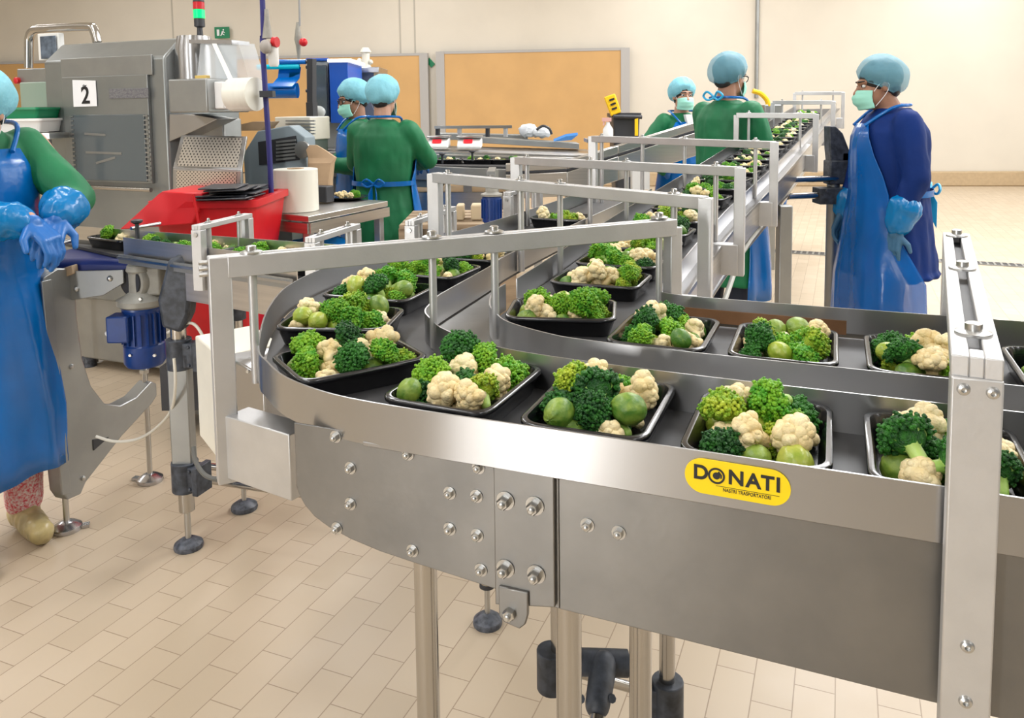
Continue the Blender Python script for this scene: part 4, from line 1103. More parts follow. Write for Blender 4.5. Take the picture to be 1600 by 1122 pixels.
def tray(loc, ang, where, seed, nveg=18, heap=.05, stem=True, far=False, pitch=0.0):
    """loc = bottom centre; local y (long side) at angle ang"""
    rnd = random.Random(seed)
    t = bpy.data.objects.new('food_tray', TRAY); COL.objects.link(t)
    t.location = loc; t.rotation_euler = (pitch, 0, ang) if not pitch else (pitch, 0, ang)
    tag(t, 'black plastic tray of mixed vegetables ' + where, 'tray', 'black trays of vegetables on the conveyors')
    c, s = cos(ang), sin(ang); placed = []
    def inside(q):
        d = q - Vector(loc); x, y = c * d.x + s * d.y, -s * d.x + c * d.y
        return d.z > .010 and (abs(x) < TW / 2 - .024 and abs(y) < TL / 2 - .024 or d.z > .05 and abs(x) < TW / 2 and abs(y) < TL / 2)
    kinds = [k for k in ('b', 'c', 's') for _ in range({'b': round(nveg * .38), 'c': round(nveg * .32), 's': nveg - round(nveg * .38) - round(nveg * .32)}[k])]
    rnd.shuffle(kinds)
    R0 = {'b': .0275, 'c': .0245, 's': .0195}
    if far: R0 = {'b': .0275, 'c': .025, 's': .019}
    for k in kinds:
        sc = rnd.uniform(.85, 1.15); r = R0[k] * sc * .76
        best = None
        for _ in range(80):
            mg = .0165 + r / .76 * .9; x = rnd.uniform(-TW / 2 + mg, TW / 2 - mg); y = rnd.uniform(-TL / 2 + mg, TL / 2 - mg)
            z = .006 + r
            for (X, Y_, Z_, R_) in placed:
                h2 = (r + R_) ** 2 - (x - X) ** 2 - (y - Y_) ** 2
                if h2 > 0: z = max(z, Z_ + sqrt(h2))
            if best is None or z < best[2]: best = (x, y, z)
        x, y, z = best; placed.append((x, y, z, r))
        ww = Vector(loc) + Vector((c * x - s * y, s * x + c * y, z + (pitch * y)))
        put(k, ww, sc * R0[k] / {'b': .0285, 'c': .0255, 's': .0195}[k], rnd, '%s %s in the black tray %s' % (KC[k], KN[k], where), '%ss in the tray %s' % (KN[k], where), stem, inside)
    return t
ZT = ZB + .0005
def stl(s, t): return ST(s, t, ZT)
TLIST = [ # front lane, from the right edge round the bend
    (.35, 1.06, -22, 'at the right edge, right of the gate post'), (.132, 1.062, -22, 'half hidden behind the nearest gate post'), (-.083, 1.066, -22, 'directly above the yellow badge'),
    (-.302, 1.078, -22, 'front lane, one left of the badge tray'), (-.522, 1.092, -24, 'front lane above the bolted side plate'),
    (-.766, 1.140, -22 - 35, 'turning at the outermost point of the bend'), (-.925, 1.355, -22 - 74, 'left lane just entering the bend'),
    (-.985, 1.60, -22 - 88, 'left lane, second before the bend'), (-.985, 1.86, -22 - 92, 'left lane under the diagonal gate bar'),
    # back lane
    (.36, 1.47, -22, 'back lane at the right edge'), (.145, 1.47, -22, 'back lane beside the nearest gate post'), (-.075, 1.475, -22, 'back lane, second from the inner corner'), (-.29, 1.482, -23, 'back lane at the inner corner'),
    (-.525, 1.575, -22 - 76, 'curving at the foot of the feed conveyor')]
for i, (s, t, a_, w) in enumerate(TLIST): tray(stl(s, t), radians(a_), w, 100 + i, 18 if i not in (0, 9) else 15)
# trays on the feed conveyor
YY = [1.90, 2.09, 2.28] + [2.47 + .19 * k for k in range(24)]
ordn = ['first', 'second', 'third', 'fourth', 'fifth', 'sixth', 'seventh', 'eighth', 'ninth', 'tenth', 'eleventh', 'twelfth', 'thirteenth', 'fourteenth', 'fifteenth', 'sixteenth', 'seventeenth', 'eighteenth', 'nineteenth', 'twentieth', 'twenty-first', 'twenty-second', 'twenty-third', 'twenty-fourth', 'twenty-fifth', 'twenty-sixth', 'twenty-seventh', 'twenty-eighth']
for i, Y in enumerate(YY):
    p = rr_at(Y); q = rr_at(min(Y + .1, 7.85)); d = (q - p).normalized(); n_ = Vector((-d.y, d.x, 0)).normalized()
    c = p + n_ * .1725 - Z * (.0575)
    a_ = atan2(d.y, d.x) - pi / 2 + pi / 2
    tray(c, atan2(n_.y, n_.x) - pi / 2, 'on the feed conveyor, %s from the bend' % ordn[i + 1], 300 + i, 18 if i < 4 else (13 if i < 10 else 9), stem=i < 6, far=i >= 4)
# trays farther along the left lane
for i, t in enumerate((2.10, 2.95)):
    tray(stl(-.98, t), radians(-22 - 90), 'left lane behind the diagonal gate, %s back' % ordn[i], 400 + i, 11, stem=False, far=True)
# trays on the cross conveyor
for i in range(5):
    f_ = -.245 + i * .285
    c = (n0 + (n1 - n0) * f_ + LN * .135); c.z = .9630
    tray(c, atan2(LN.y, LN.x), 'on the cross conveyor, %s from the left' % ordn[i], 500 + i, 10, stem=False, far=True)
# ================================================================== WALL BOARDS
def board(u0, u1, vt0, vt1, label, post_l, post_r):
    a_ = wallpt(u0, vt0, .12); b_ = wallpt(u1, vt1, .12); zt = (a_.z + b_.z) / 2
    a_.z = b_.z = 0
    g = empty('wall_board', (a_ + b_) / 2, label, 'board')
    zm = .28
    obj('panel', MB().bar(a_ + Z * (zm + zt) / 2, b_ + Z * (zm + zt) / 2, .04, zt - zm), ORANGE, g, smooth=False)
    d = (b_ - a_).normalized()
    gm = mat('grey_board_frame', (.40, .39, .38), .5)
    mb = MB(); mb.bar(a_ + Z * zt, b_ + Z * zt, .06, .05); obj('top_frame', mb, gm, g, smooth=False)
    if post_l: obj('post', MB().bar(a_ + Z * zm, a_ + Z * (zt + .02), .16, .08, WN), gm, g, smooth=False)
    if post_r: obj('post', MB().bar(b_ + Z * zm, b_ + Z * (zt + .02), .16, .08, WN), gm, g, smooth=False)
    return g
board(-60, 662, 101.5, 83, 'long orange-brown board in a grey frame behind the machines at left', False, True)
board(688, 977, 83, 76, 'orange-brown board in a grey frame behind the spray bottle and yellow lid', True, True)
p = wallpt(672, 98, .02)
tag(obj('tag', MB().bar(p - WD * .05 + Z * .06, p + WD * .06 - Z * .06, .1, .01, WN), GREENP, smooth=False), 'small green tag on the pale strip between the two orange boards', 'tag')
# green exit sign
p = wallpt(347, 51, .08); W2, H2 = .30, .22
ex = empty('exit_sign', p, 'small green exit sign with a white figure on the wall behind the signal lamp', 'sign')
sgm = mat('green_sign_plate', (.01, .20, .09), .4)
obj('plate', MB().bar(p - WD * W2 / 2, p + WD * W2 / 2, .02, H2), sgm, ex, smooth=False)
mb = MB(); f = p + WN * .013
def sg(x, z): return f + WD * x + Z * z
for pts in (((-.1, .06), (-.05, .06), (-.05, -.06), (-.1, -.06)), ((.0, .02), (.03, .03), (.02, -.02), (-.005, -.01)), ((.02, -.02), (.055, -.04), (.05, -.055), (.005, -.03)), ((-.005, -.01), (-.03, -.06), (-.015, -.065), (.015, -.02)), ((.03, .03), (.065, .0), (.06, -.01), (.02, .012))):
    mb.prism([sg(*q) for q in pts], WN * .003)
mb.prism([sg(.035 + .014 * cos(2 * pi * i / 10), .052 + .014 * sin(2 * pi * i / 10)) for i in range(10)], WN * .003)
obj('pictogram', mb, PAPER, ex, smooth=False)

# ================================================================== TRAY SEALING MACHINE
TM = 3.19
def M(u, v, dt=0.0): return atT(u, v, TM + dt)
def sz(p): return p.dot(A), p.z
s0 = M(74, 200).dot(A); s1 = M(262, 200).dot(A); zt = M(160, 93).z
SM = empty('tray_sealing_machine', ST((s0 + s1) / 2, TM + .5, 0), 'large grey steel tray sealing machine with a paper sign numbered 2', 'machine')
def face(u0, v0, u1, v1, th, name, m, dt=0.0, bevel=.003, parent=SM):
    """panel standing dt in front of the machine face, corners taken left-top / right-bottom"""
    a_ = M(u0, v0, -dt - th); b_ = M(u1, v1, -dt - th); sa, za = sz(a_); sb, zb_ = sz(b_)
    return obj(name, MB().box(ST((sa + sb) / 2, TM - dt - th / 2, (za + zb_) / 2), abs(sb - sa), th, abs(za - zb_), A, B), m, parent, bevel=bevel)
zb0 = .42
prof = [(0, zb0), (0, zt), (.12, zt + .105), (.55, zt + .105), (.55, zb0)]
obj('body', MB().prism([ST(s0, TM + t, z) for t, z in prof], A * (s1 - s0)), MACH, SM, bevel=.012)
obj('base', MB().box(ST((s0 + s1) / 2, TM + .28, .24), s1 - s0 - .06, .48, .36, A, B), GALV, SM, bevel=.01)
for ds in (.12, s1 - s0 - .12):
    for t in (.08, .48):
        obj('foot', MB().tube(ST(s0 + ds, TM + t, 0), ST(s0 + ds, TM + t, .1), .04), RUBBER, SM)
face(94, 92, 238, 117, .012, 'top_cover', GALV)
dr = face(96, 121, 238, 287, .02, 'door', MACH)
face(110, 180, 230, 284, .006, 'window', DGLASS, .02, .002, dr)
a_ = M(108, 182, -.028); b_ = M(231, 182, -.028); zlo = M(160, 282, -.028).z; zhi = a_.z
for (p, q) in ((a_, a_ + A * .03), (b_ - A * .03, b_)):
    mb = MB(); k = 0
    while zhi - k * .024 > zlo:
        mb.bar(Vector((p.x, p.y, zhi - k * .024)), Vector((q.x, q.y, zhi - k * .024)), .004, .008)
        k += 1
    obj('louvre', mb, GALV, dr, smooth=False)
mb = MB()
for (u0, v0, u1, v1) in ((132, 209, 165, 211), (134, 238, 190, 240), (150, 255, 180, 246)):
    mb.bar(M(u0, v0, -.027), M(u1, v1, -.027), .002, .012)
obj('inner_shelf', mb, GALV, dr, smooth=False)
mb = MB(); mb.tube(M(90, 290, -.06), M(236, 297, -.06), .012)
mb.tube(M(98, 290, -.0), M(98, 290, -.06), .008); mb.tube(M(228, 296, -.0), M(228, 296, -.06), .008)
obj('handle', mb, TUBE, dr)
face(170, 139, 232, 153, .004, 'name_plate', mat('dark_name_plate', (.10, .10, .12), .4, noise_amt=.6, noise_scale=120, col2=(.2, .2, .2)), .02, .001, dr)
# paper sign with a 2
pa, pb = M(113, 125, -.024), M(150, 167, -.024)
tl, tr_, br2, bl = M(113, 125, -.026), M(149, 126, -.026), M(151.5, 166, -.026), M(115, 167, -.026)
sgn = tag(obj('paper_sign', MB().prism([tl, tr_, br2, bl], B * .002), PAPER, smooth=False), 'white paper sign with a black number 2 stuck on the sealing machine door', 'sign')
text('lettering', '2', M(133.5, 150, -.028), A, Z, .13, INK, sgn, bold=.002, depth=.0008)
text('lettering', '~', M(132, 133, -.028), A, Z, .05, INK, sgn, depth=.0008)
# right shoulder of the machine: polished corner, film carriage, clear hood
c = M(280, 95, -.0); obj('corner_column', MB().lathe(ST(s1 + .07, TM + .14, zt - .26), [(.10, 0), (.10, .30), (.085, .37)], Z, 28), RAIL, SM)
obj('side_body', MB().box(ST(s1 + .13, TM + .20, .92), .24, .14, 1.0, A, B), GALV, SM, bevel=.01)
cr = face(262, 124, 325, 176, .30, 'film_carriage', GALV, -.15, .008)
face(325, 128, 350, 170, .10, 'carriage_end', WHITEP, .0, .006)
c = M(364, 148, -.17)
fr = empty('film_roll', c, 'cream roll of lidding film mounted on the side of the sealing machine', 'film roll')
mb = MB(); mb.lathe(c, [(.012, 0), (.078, 0), (.078, .135), (.012, .135)], A, 32); obj('film', mb, FILM, fr)
mb = MB(); mb.lathe(c - A * .012, [(.03, 0), (.044, 0), (.044, .014), (.03, .014)], A, 24); obj('core', mb, KRAFT, fr)
mb = MB(); mb.lathe(c - A * .03, [(.012, 0), (.02, .004), (.02, .03)], A, 16); obj('spindle', mb, BOLT, fr)
hd = MB(); P4 = [M(310, 124, .2), M(315, 66, .2), M(380, 66, .2), M(392, 124, .2)]
hd.prism([M(308, 124, .0), M(313, 68, .0), M(372, 66, .0), M(385, 110, .0), M(388, 124, .0)], B * .12)
obj('clear_hood', hd, CLEAR, SM, smooth=False)
obj('hood_frame', MB().bar(M(310, 66, .06), M(376, 67, .06), .13, .02), RAIL, SM)
obj('film_strip', MB().prism([M(331, 68, -.01), M(338, 68, -.01), M(366, 128, -.06), M(358, 128, -.06)], B * .002), WHITEP, fr, smooth=False)
face(304, 118, 322, 127, .03, 'yellow_block', mat('ochre_block', (.62, .44, .12), .5), .02)
mb = MB(); mb.prism([M(264, 178, .0), M(300, 178, .0), M(340, 186, .0), M(300, 206, .0), M(264, 222, .0)], B * .15); obj('outfeed_shield', mb, RAIL, SM, bevel=.004)
# signal tower lamp
c = M(313, 64, .25); kx = c.y / F
tw = empty('signal_lamp', c, 'signal tower lamp with green lit under red, on top of the sealing machine', 'signal lamp')
mb = MB(); mb.lathe(c, [(10 * kx, 0), (5 * kx, 4 * kx), (4 * kx, 20 * kx), (8 * kx, 22 * kx), (8 * kx, 34 * kx)], Z, 18); obj('stem', mb, DARK, tw)
mb = MB(); mb.lathe(c + Z * 34.5 * kx, [(8.5 * kx, 0), (8.5 * kx, 13 * kx)], Z, 18); obj('green_lens', mb, mat('green_lamp', (0, .5, .2), .2, emit=(.0, .75, .12), emit_s=1.1), tw)
mb = MB(); mb.lathe(c + Z * 48 * kx, [(8.5 * kx, 0), (8.5 * kx, 11 * kx)], Z, 18); obj('red_lens', mb, mat('red_lens', (.55, .02, .03), .25), tw)
mb = MB(); mb.lathe(c + Z * 59.5 * kx, [(8.5 * kx, 0), (8 * kx, 4 * kx), (3 * kx, 5 * kx)], Z, 18); obj('cap', mb, DARK, tw)
# pipe arm, screen, control box at the left
pts = [M(45, 106, .3), M(45, 75, .3), M(46, 58, .3), M(54, 47, .3), M(75, 45, .3), M(136, 42, .3), M(146, 46, .3), M(152, 66, .3)]
mb = MB(); mb.pipe(bez(pts, 6), .026, 14); obj('pipe_arm', mb, TUBE, SM)
mon = empty('touch_screen', M(75, 92, .28), 'white framed touch screen hanging from the pipe arm on the sealing machine', 'screen')
face(58, 53, 93, 93, .04, 'housing', WHITEP, -.28, .004, mon); face(62, 57, 88, 91, .006, 'screen', mat('grey_blue_screen', (.13, .17, .23), .2, noise_amt=.5, noise_scale=25), -.232, .001, mon)
face(26, 108, 78, 130, .2, 'control_box', GALV, -.4, .006); face(30, 129, 80, 170, .25, 'side_cabinet', mat('green_grey_cabinet', (.26, .34, .28), .45), -.35, .006)
mb = MB(); mb.lathe(M(29, 126, .2), [(.02, 0), (.02, .02), (.012, .025)], -B, 16); obj('stop_button', mb, RED, SM)
# perforated chain guard and the lower outfeed
def perf():
    m = bpy.data.materials.new('perforated_steel'); m.use_nodes = True; nt = m.node_tree; N = nt.nodes; L = nt.links; b = N['Principled BSDF']
    b.inputs['Metallic'].default_value = .9; b.inputs['Roughness'].default_value = .35
    tc = N.new('ShaderNodeTexCoord'); br = N.new('ShaderNodeTexBrick'); L.new(tc.outputs['UV'], br.inputs['Vector'])
    br.inputs['Color1'].default_value = br.inputs['Color2'].default_value = (.035, .03, .028, 1); br.inputs['Mortar'].default_value = (.68, .64, .58, 1)
    br.inputs['Scale'].default_value = 1; br.inputs['Brick Width'].default_value = 1 / 17; br.inputs['Row Height'].default_value = 1 / 11; br.inputs['Mortar Size'].default_value = .022; br.inputs['Mortar Smooth'].default_value = .2
    L.new(br.outputs['Color'], b.inputs['Base Color']); return m
PERF = perf()
PG = empty('perforated_guard', ST(s1 + .35, TM - .2, 0), 'slanted perforated steel guard at the outfeed of the sealing machine', 'guard')
def quad_panel(name, q, th, m, parent, inset=.06):
    q = [Vector(p) for p in q]; n_ = (q[1] - q[0]).cross(q[3] - q[0]).normalized()
    if n_.y > 0: n_ = -n_
    mb = MB(); mb.prism(q, -n_ * th); o = obj(name, mb, RAIL, parent, bevel=.002)
    cc = sum(q, Vector()) / 4; q2 = [cc + (p - cc) * (1 - inset * 2) + n_ * .0015 for p in q]
    me = bpy.data.meshes.new('perforation'); me.from_pydata([tuple(p) for p in q2], [], [(0, 1, 2, 3)])
    uv = me.uv_layers.new(name='UVMap')
    for i, c_ in enumerate(((0, 0), (1, 0), (1, 1), (0, 1))): uv.data[i].uv = c_
    me.materials.append(m); p2 = bpy.data.objects.new('perforation', me); COL.objects.link(p2); p2.parent = o; p2.matrix_parent_inverse = wm(o).inverted()
    return o
g = [M(270, 263, -.30), M(377, 266, -.30), M(386, 213, -.08), M(283, 211, -.08)]
quad_panel('slanted_face', g, .01, PERF, PG)
quad_panel('upright_face', [M(270, 300, -.30), M(375, 305, -.30), M(377, 267, -.30), M(270, 264, -.30)], .01, PERF, PG)
a_, b_ = M(270, 300, -.28), M(375, 305, -.28); obj('support', MB().box((a_ + b_) / 2 + B * .1 - Z * (a_.z / 2 + .02), .3, .2, a_.z - .04, A, B), GALV, PG)
OD = empty('drive_housing', M(425, 250, .75) - Z * M(425, 250, .75).z, 'grey drive housing with an open dark side, right of the perforated guard', 'machine')
mb = MB(); mb.prism([M(u, v, .60) for u, v in ((380, 240), (402, 205), (452, 196), (476, 214), (479, 262), (470, 300), (384, 308))], B * .10)
obj('housing', mb, mat('blue_grey_paint', (.25, .31, .35), .45), OD, bevel=.006)
mb = MB(); mb.prism([M(u, v, .594) for u, v in ((403, 222), (462, 212), (468, 250), (405, 258))], B * .004); op = obj('opening', mb, DARK, OD, smooth=False)
mb = MB()
for k in range(6): mb.bar(M(432, 222 + 5.5 * k, +.584), M(462, 219 + 5.5 * k, +.584), .01, .012)
mb.lathe(M(474, 234, +.584), [(.05, 0), (.05, .015), (.03, .02)], -B, 20); obj('rollers', mb, GALV, op)
obj('support', MB().box(M(430, 300, .7) - Z * (M(430, 300, .7).z / 2 + .02), .30, .1, M(430, 300, .7).z - .0, A, B), GALV, OD)
mb = MB(); mb.prism([M(u, v, .62) for u, v in ((330, 205), (395, 190), (420, 190), (408, 204))], B * .1); tag(obj('paper_scrap', mb, KRAFT, smooth=False), 'crumpled brown paper lying on top of the drive housing', 'paper')
vn = empty('vent_box', M(475, 200, .9) - Z * M(475, 200, .9).z, 'pale louvred vent box behind the drive housing', 'machine')
VB = MB(); a_ = M(473, 200, .9); VB.box(a_ + Z * .0, .26, .2, .14, A, B); vb = obj('case', VB, IVORY, vn, bevel=.006)
mb = MB()
for k in range(5): mb.bar(M(447, 189 + 5 * k, .78), M(492, 189 + 5 * k, .78), .012, .008)
obj('louvre', mb, GALV, vb)
obj('support', MB().box(M(473, 216, .9) - Z * (M(473, 216, .9).z / 2), .24, .18, M(473, 216, .9).z, A, B), GALV, vn)

# ================================================================== HANGING HOSES
def hang(us, Y, r, m, label, name='air_hose'):
    g = empty(name, atd(us[-1][0], us[-1][1], Y), label, 'hose')
    top = atd(*us[0], Y); pts = [Vector((top.x, top.y, 4.99))] + [atd(u, v, Y) for u, v in us]
    obj('hose', MB().pipe(bez(pts, 6), r, 10), m, g); return g
hg = hang([(409, -30), (410, 60), (415, 150), (421, 240), (424, 312)], 3.75, .0125, HOSE, 'dark blue vertical hose post rising in front of the sealing machine')
kx = 3.75 / F
mb = MB(); mb.lathe(atd(418, 60, 3.73), [(8 * kx, 0), (6 * kx, 14 * kx), (4 * kx, 28 * kx), (3 * kx, 44 * kx)], Z, 14); obj('regulator', mb, GEARG, hg)
mb = MB(); mb.ell(atd(415, 73, 3.70), (9 * kx, 9 * kx, 11 * kx)); obj('gauge', mb, mat('grey_gauge', (.36, .33, .30), .5), hg)
mb = MB(); mb.lathe(atd(427, 66, 3.73), [(8 * kx, 0), (8 * kx, 7 * kx)], (1, -.3, 0), 14); obj('red_knob', mb, RED, hg)
mb = MB(); mb.lathe(atd(428, 104, 3.74), [(6 * kx, 0), (8 * kx, 4 * kx), (8 * kx, 34 * kx)], Z, 14); obj('filter_bowl', mb, WHITEP, hg)
obj('clamp', MB().box(atd(418, 147, 3.73), .06, .05, .03), DARK, hg)
h2 = hang([(467, -20), (467, 40), (466, 92)], 6.2, .008, mat('grey_cord', (.3, .3, .3), .5), 'grey air regulator with a red knob hanging on a cord above the blue film')
kx = 6.2 / F
mb = MB(); mb.lathe(atd(467, 92, 6.2), [(2 * kx, 0), (4 * kx, 20 * kx), (6 * kx, 30 * kx), (4 * kx, 44 * kx), (2 * kx, 56 * kx)], Z, 14); obj('regulator', mb, GEARG, h2)
mb = MB(); mb.ell(atd(474, 66, 6.15), 6.5 * kx); obj('red_knob', mb, RED, h2)

# ================================================================== BLUE FILM UNWINDER AND CABINET BEHIND
FY = 6.0; kx = FY / F
fw = empty('film_unwinder', atd(450, 150, FY), 'glossy blue film running over rollers behind the hose post', 'film unwinder')
def roller(u0, u1, v, r, name, m, Y=FY):
    p, q = atd(u0, v, Y), atd(u1, v, Y); q.z = p.z; return obj(name, MB().tube(p, q, r * kx, n=20), m, fw)
roller(432, 478, 97, 4, 'roller', CYAN); roller(402, 468, 105, 4, 'roller', mat('cyan_film', (0, .55, .75), .15)); roller(420, 465, 142, 12, 'film_roll', CYAN)
mb = MB(); pts_ = [atd(436, 106, FY), atd(434, 122, FY), atd(422, 136, FY - .08)]; w_ = Vector((34 * kx, 0, 0))
mb.strip([p for p in pts_], [p + w_ for p in pts_], -.004, .004); obj('film_web', mb, CYAN, fw)
mb = MB()
for v_ in (97, 105, 142): mb.tube(atd(478, v_, FY), atd(490, v_, FY), .012)
mb.bar(atd(487, 92, FY), atd(487, 160, FY), .05, .05); mb.bar(atd(487, 160, FY), Vector((atd(487, 160, FY).x, FY, 0)), .06, .06); mb.box(Vector((atd(487, 160, FY).x, FY, .02)), .3, .3, .04); obj('frame', mb, DARK, fw)
cbx = empty('glazed_cabinet', atd(510, 150, 6.6), 'grey glazed machine cabinet with a bright blue side panel', 'machine')
def wbox(u0, v0, u1, v1, Y, dep, name, m, parent, bevel=.004):
    p, q = atd(u0, v0, Y), atd(u1, v1, Y)
    return obj(name, MB().box(((p.x + q.x) / 2, Y + dep / 2, (p.z + q.z) / 2), abs(q.x - p.x), dep, abs(p.z - q.z)), m, parent, bevel=bevel)
wbox(478, 96, 515, 192, 6.5, .6, 'case', GALV, cbx); wbox(488, 102, 512, 184, 6.47, .02, 'window', DGLASS, cbx)
wbox(514, 97, 546, 192, 6.45, .6, 'side_panel', BLUEP, cbx); wbox(511, 92, 549, 97, 6.42, .6, 'top_lamp', mat('white_lamp_strip', (.9, .9, .9), .4, emit=(1, 1, 1), emit_s=.6), cbx)
wbox(478, 91, 512, 95, 6.45, .5, 'top_edge', BLUEP, cbx)
wbox(480, 192, 546, 330, 6.6, .5, 'lower_case', GALV, cbx)
mb = MB(); mb.ell(atd(497, 175, 6.4), (.06, .03, .05)); obj('bag_bundle', mb, mat('clear_bag', (.5, .52, .5), .3), cbx)
vl = empty('weigher_head', atd(572, 118, 7.2), 'pale metal valve head on a steel stand behind the two workers', 'machine')
mb = MB(); k7 = 7.2 / F
mb.lathe(atd(572, 106, 7.2), [(9 * k7, 0), (6 * k7, 6 * k7), (6 * k7, 22 * k7), (9 * k7, 24 * k7), (5 * k7, 31 * k7)], Z, 14); mb.ell(atd(562, 97, 7.2), (5 * k7, 6 * k7, 6 * k7)); mb.ell(atd(579, 97, 7.2), (4 * k7, 6 * k7, 4 * k7))
obj('valve', mb, IVORY, vl)
wbox(549, 105, 592, 113, 7.1, .5, 'shelf', RAIL, vl); wbox(560, 113, 590, 330, 7.2, .3, 'column', GALV, vl)

# ================================================================== RED BIN, TABLE AND WHAT STANDS ON IT
RB = empty('red_bin', Vector((-1.35, 3.5, 0)), 'big red plastic bin with a sloping lid behind the blue-belt conveyor', 'bin')
RY = 3.42
def rp(u, v, Y=RY): return atd(u, v, Y)
mb = MB(); b0, b1 = rp(236, 350), rp(398, 350)
bw_ = b1.x - b0.x; cx_ = (b0.x + b1.x) / 2; zt_ = rp(320, 314).z
rings = []
for ins, z in ((.10, .32), (.0, zt_ - .03), (-.015, zt_ - .03), (-.015, zt_), (.02, zt_), (.10, .36)):
    rings.append([mb.bm.verts.new((cx_ + x, RY + .25 + y, z)) for x, y in rrect(bw_ - 2 * ins, .5 - 2 * ins, .04)])
mb.skin(rings); obj('tub', mb, RED, RB)
mb = MB(); mb.prism([rp(186, 359, RY - .04), rp(247, 304, RY - .04), rp(252, 299, RY), rp(316, 302, RY), rp(318, 312, RY), rp(300, 350, RY - .04)], Vector((.03, .45, .0))); lid = obj('lid', mb, RED, RB, bevel=.012)
mb = MB(); mb.pipe([rp(302, 303, RY - .05), rp(306, 325, RY - .05), rp(311, 352, RY - .05)], .006); obj('fold', mb, RED, lid)
for x in (-.22, .22): obj('castor', MB().tube((cx_ + x - .02, RY + .25, .06), (cx_ + x + .02, RY + .25, .06), .06), DARK, RB)
obj('undercarriage', MB().box((cx_, RY + .25, .22), .5, .36, .2), DARK, RB)
mb = MB(); rr_ = random.Random(3)
q0 = rp(362, 309, RY + .1); kx = q0.y / F
for k in range(7):
    mb = MB(); c_ = q0 + Vector((rr_.uniform(-14, 14) * kx, rr_.uniform(-.05, .12), (k * 3.2) * kx)); mb.box(c_, (86 - 5 * k) * kx, .22, 2.4 * kx, Vector((1, rr_.uniform(-.1, .1), rr_.uniform(-.05, .05))).normalized())
    tag(obj('film_sheet', mb, mat('black_film_scrap', (.03, .032, .04), .35), bevel=.003), 'black film sheet in the pile lying on the red bin', 'film', 'black film sheets on the red bin')

tf, tr2, tl2 = at(482, 338, .95), at(606, 314, .95), at(392, 330, .95)
tbk = tr2 + tl2 - tf; ux = (tr2 - tf).normalized(); uy = (tl2 - tf).normalized()
TB = empty('steel_table', (tr2 + tl2) / 2 - Z * .95, 'small stainless steel table carrying the upright film roll and a paper bag', 'table')
obj('table_top', MB().prism([tf - Z * .03, tr2 - Z * .03, tbk - Z * .03, tl2 - Z * .03], Z * .03), STEEL, TB, bevel=.003)
for c_ in (tf + ux * .04 + uy * .04, tr2 - ux * .04 + uy * .04, tl2 + ux * .04 - uy * .04, tbk - ux * .04 - uy * .04):
    obj('leg', MB().box(Vector((c_.x, c_.y, .46)), .04, .04, .92, ux), BAR, TB, bevel=.003)
obj('lower_shelf', MB().prism([p - Z * .72 for p in (tf, tr2, tbk, tl2)], Z * .02), STEEL, TB, bevel=.003)
mb = MB()
for p, q in ((tf, tr2), (tf, tl2), (tl2, tbk), (tr2, tbk)): mb.bar(p - Z * .06, q - Z * .06, .02, .05)
obj('apron_frame', mb, STEEL, TB)
c = at(464, 329, .951); kx = c.y / F
r0 = empty('film_roll', c, 'tall cream film roll standing upright on the steel table', 'film roll')
mb = MB(); mb.lathe(c, [(33 * kx, 0), (34 * kx, 1 * kx), (34 * kx, 65 * kx), (33 * kx, 66 * kx), (13 * kx, 66 * kx), (13 * kx, 60 * kx)], Z, 40); obj('film', mb, FILM, r0)
mb = MB(); mb.lathe(c + Z * 60 * kx, [(13 * kx, 0), (13 * kx, 7 * kx), (10 * kx, 7 * kx), (10 * kx, 0)], Z, 24); obj('core', mb, KRAFT, r0)
c = at(502, 312, .951); kx = c.y / F
mb = MB(); rings = []
for z, w_, d_, sh in ((0, 34, 26, 0), (30, 36, 26, 0), (58, 40, 22, 2), (66, 44, 10, 4), (78, 30, 6, -6), (86, 12, 4, -10)):
    rings.append([mb.bm.verts.new(c + Vector(((x + sh) * kx, y * kx, z * kx))) for x, y in rrect(w_, d_, min(w_, d_) * .25, 3)])
mb.skin(rings); tag(obj('paper_bag', mb, KRAFT, angle=25), 'brown kraft paper bag with a folded top standing behind the film roll', 'bag')
def plate(u, v, z, r, label, seed, n=6):
    c = at(u, v, z); t = MB(); t.lathe(c, [(r * .6, 0), (r * .95, .014), (r, .02), (r * .94, .02), (r * .55, .006)], Z, 28)
    tag(obj('plate', t, BLACKP), label, 'plate')
    rn = random.Random(seed)
    for k in range(n):
        a_ = 2 * pi * k / n; put(rn.choice('ccb'), c + Vector((cos(a_) * r * .45, sin(a_) * r * .45, .028)), .8, rn, 'chopped vegetable pieces on the dish ' + label.split('vegetables ')[1], 'vegetable pieces on the dish ' + label.split('vegetables ')[1], False)
plate(543, 312, .951, .115, 'round black dish with vegetables at the right of the paper bag', 5)
plate(418, 326, .951, .10, 'round black dish with vegetables at the left of the film roll', 6)
c = at(503, 318, .951); mb = MB(); mb.box(c + Z * .05 + Vector((0, .03, 0)), .07, .1, .09, ux); tag(obj('black_box', mb, DARK, bevel=.006), 'small black box at the foot of the paper bag', 'box')
# blue plastic bag on the lower shelf
c = at(452, 384, .25); c = (tf + tl2 + tr2 + tbk) / 4; c.z = .255
mb = MB(); mb.ell(c + Vector((-.02, -.05, .27)), (.27, .22, .27), n=40, m=26)
for v in mb.bm.verts:
    n_ = noise.noise(v.co * 9) * .035 + noise.noise(v.co * 25) * .018; d_ = (v.co - c - Z * .2).normalized(); v.co += d_ * n_
tag(obj('plastic_bag', mb, SHEETB, angle=80), 'crumpled shiny blue plastic bag on the shelf under the steel table', 'bag')

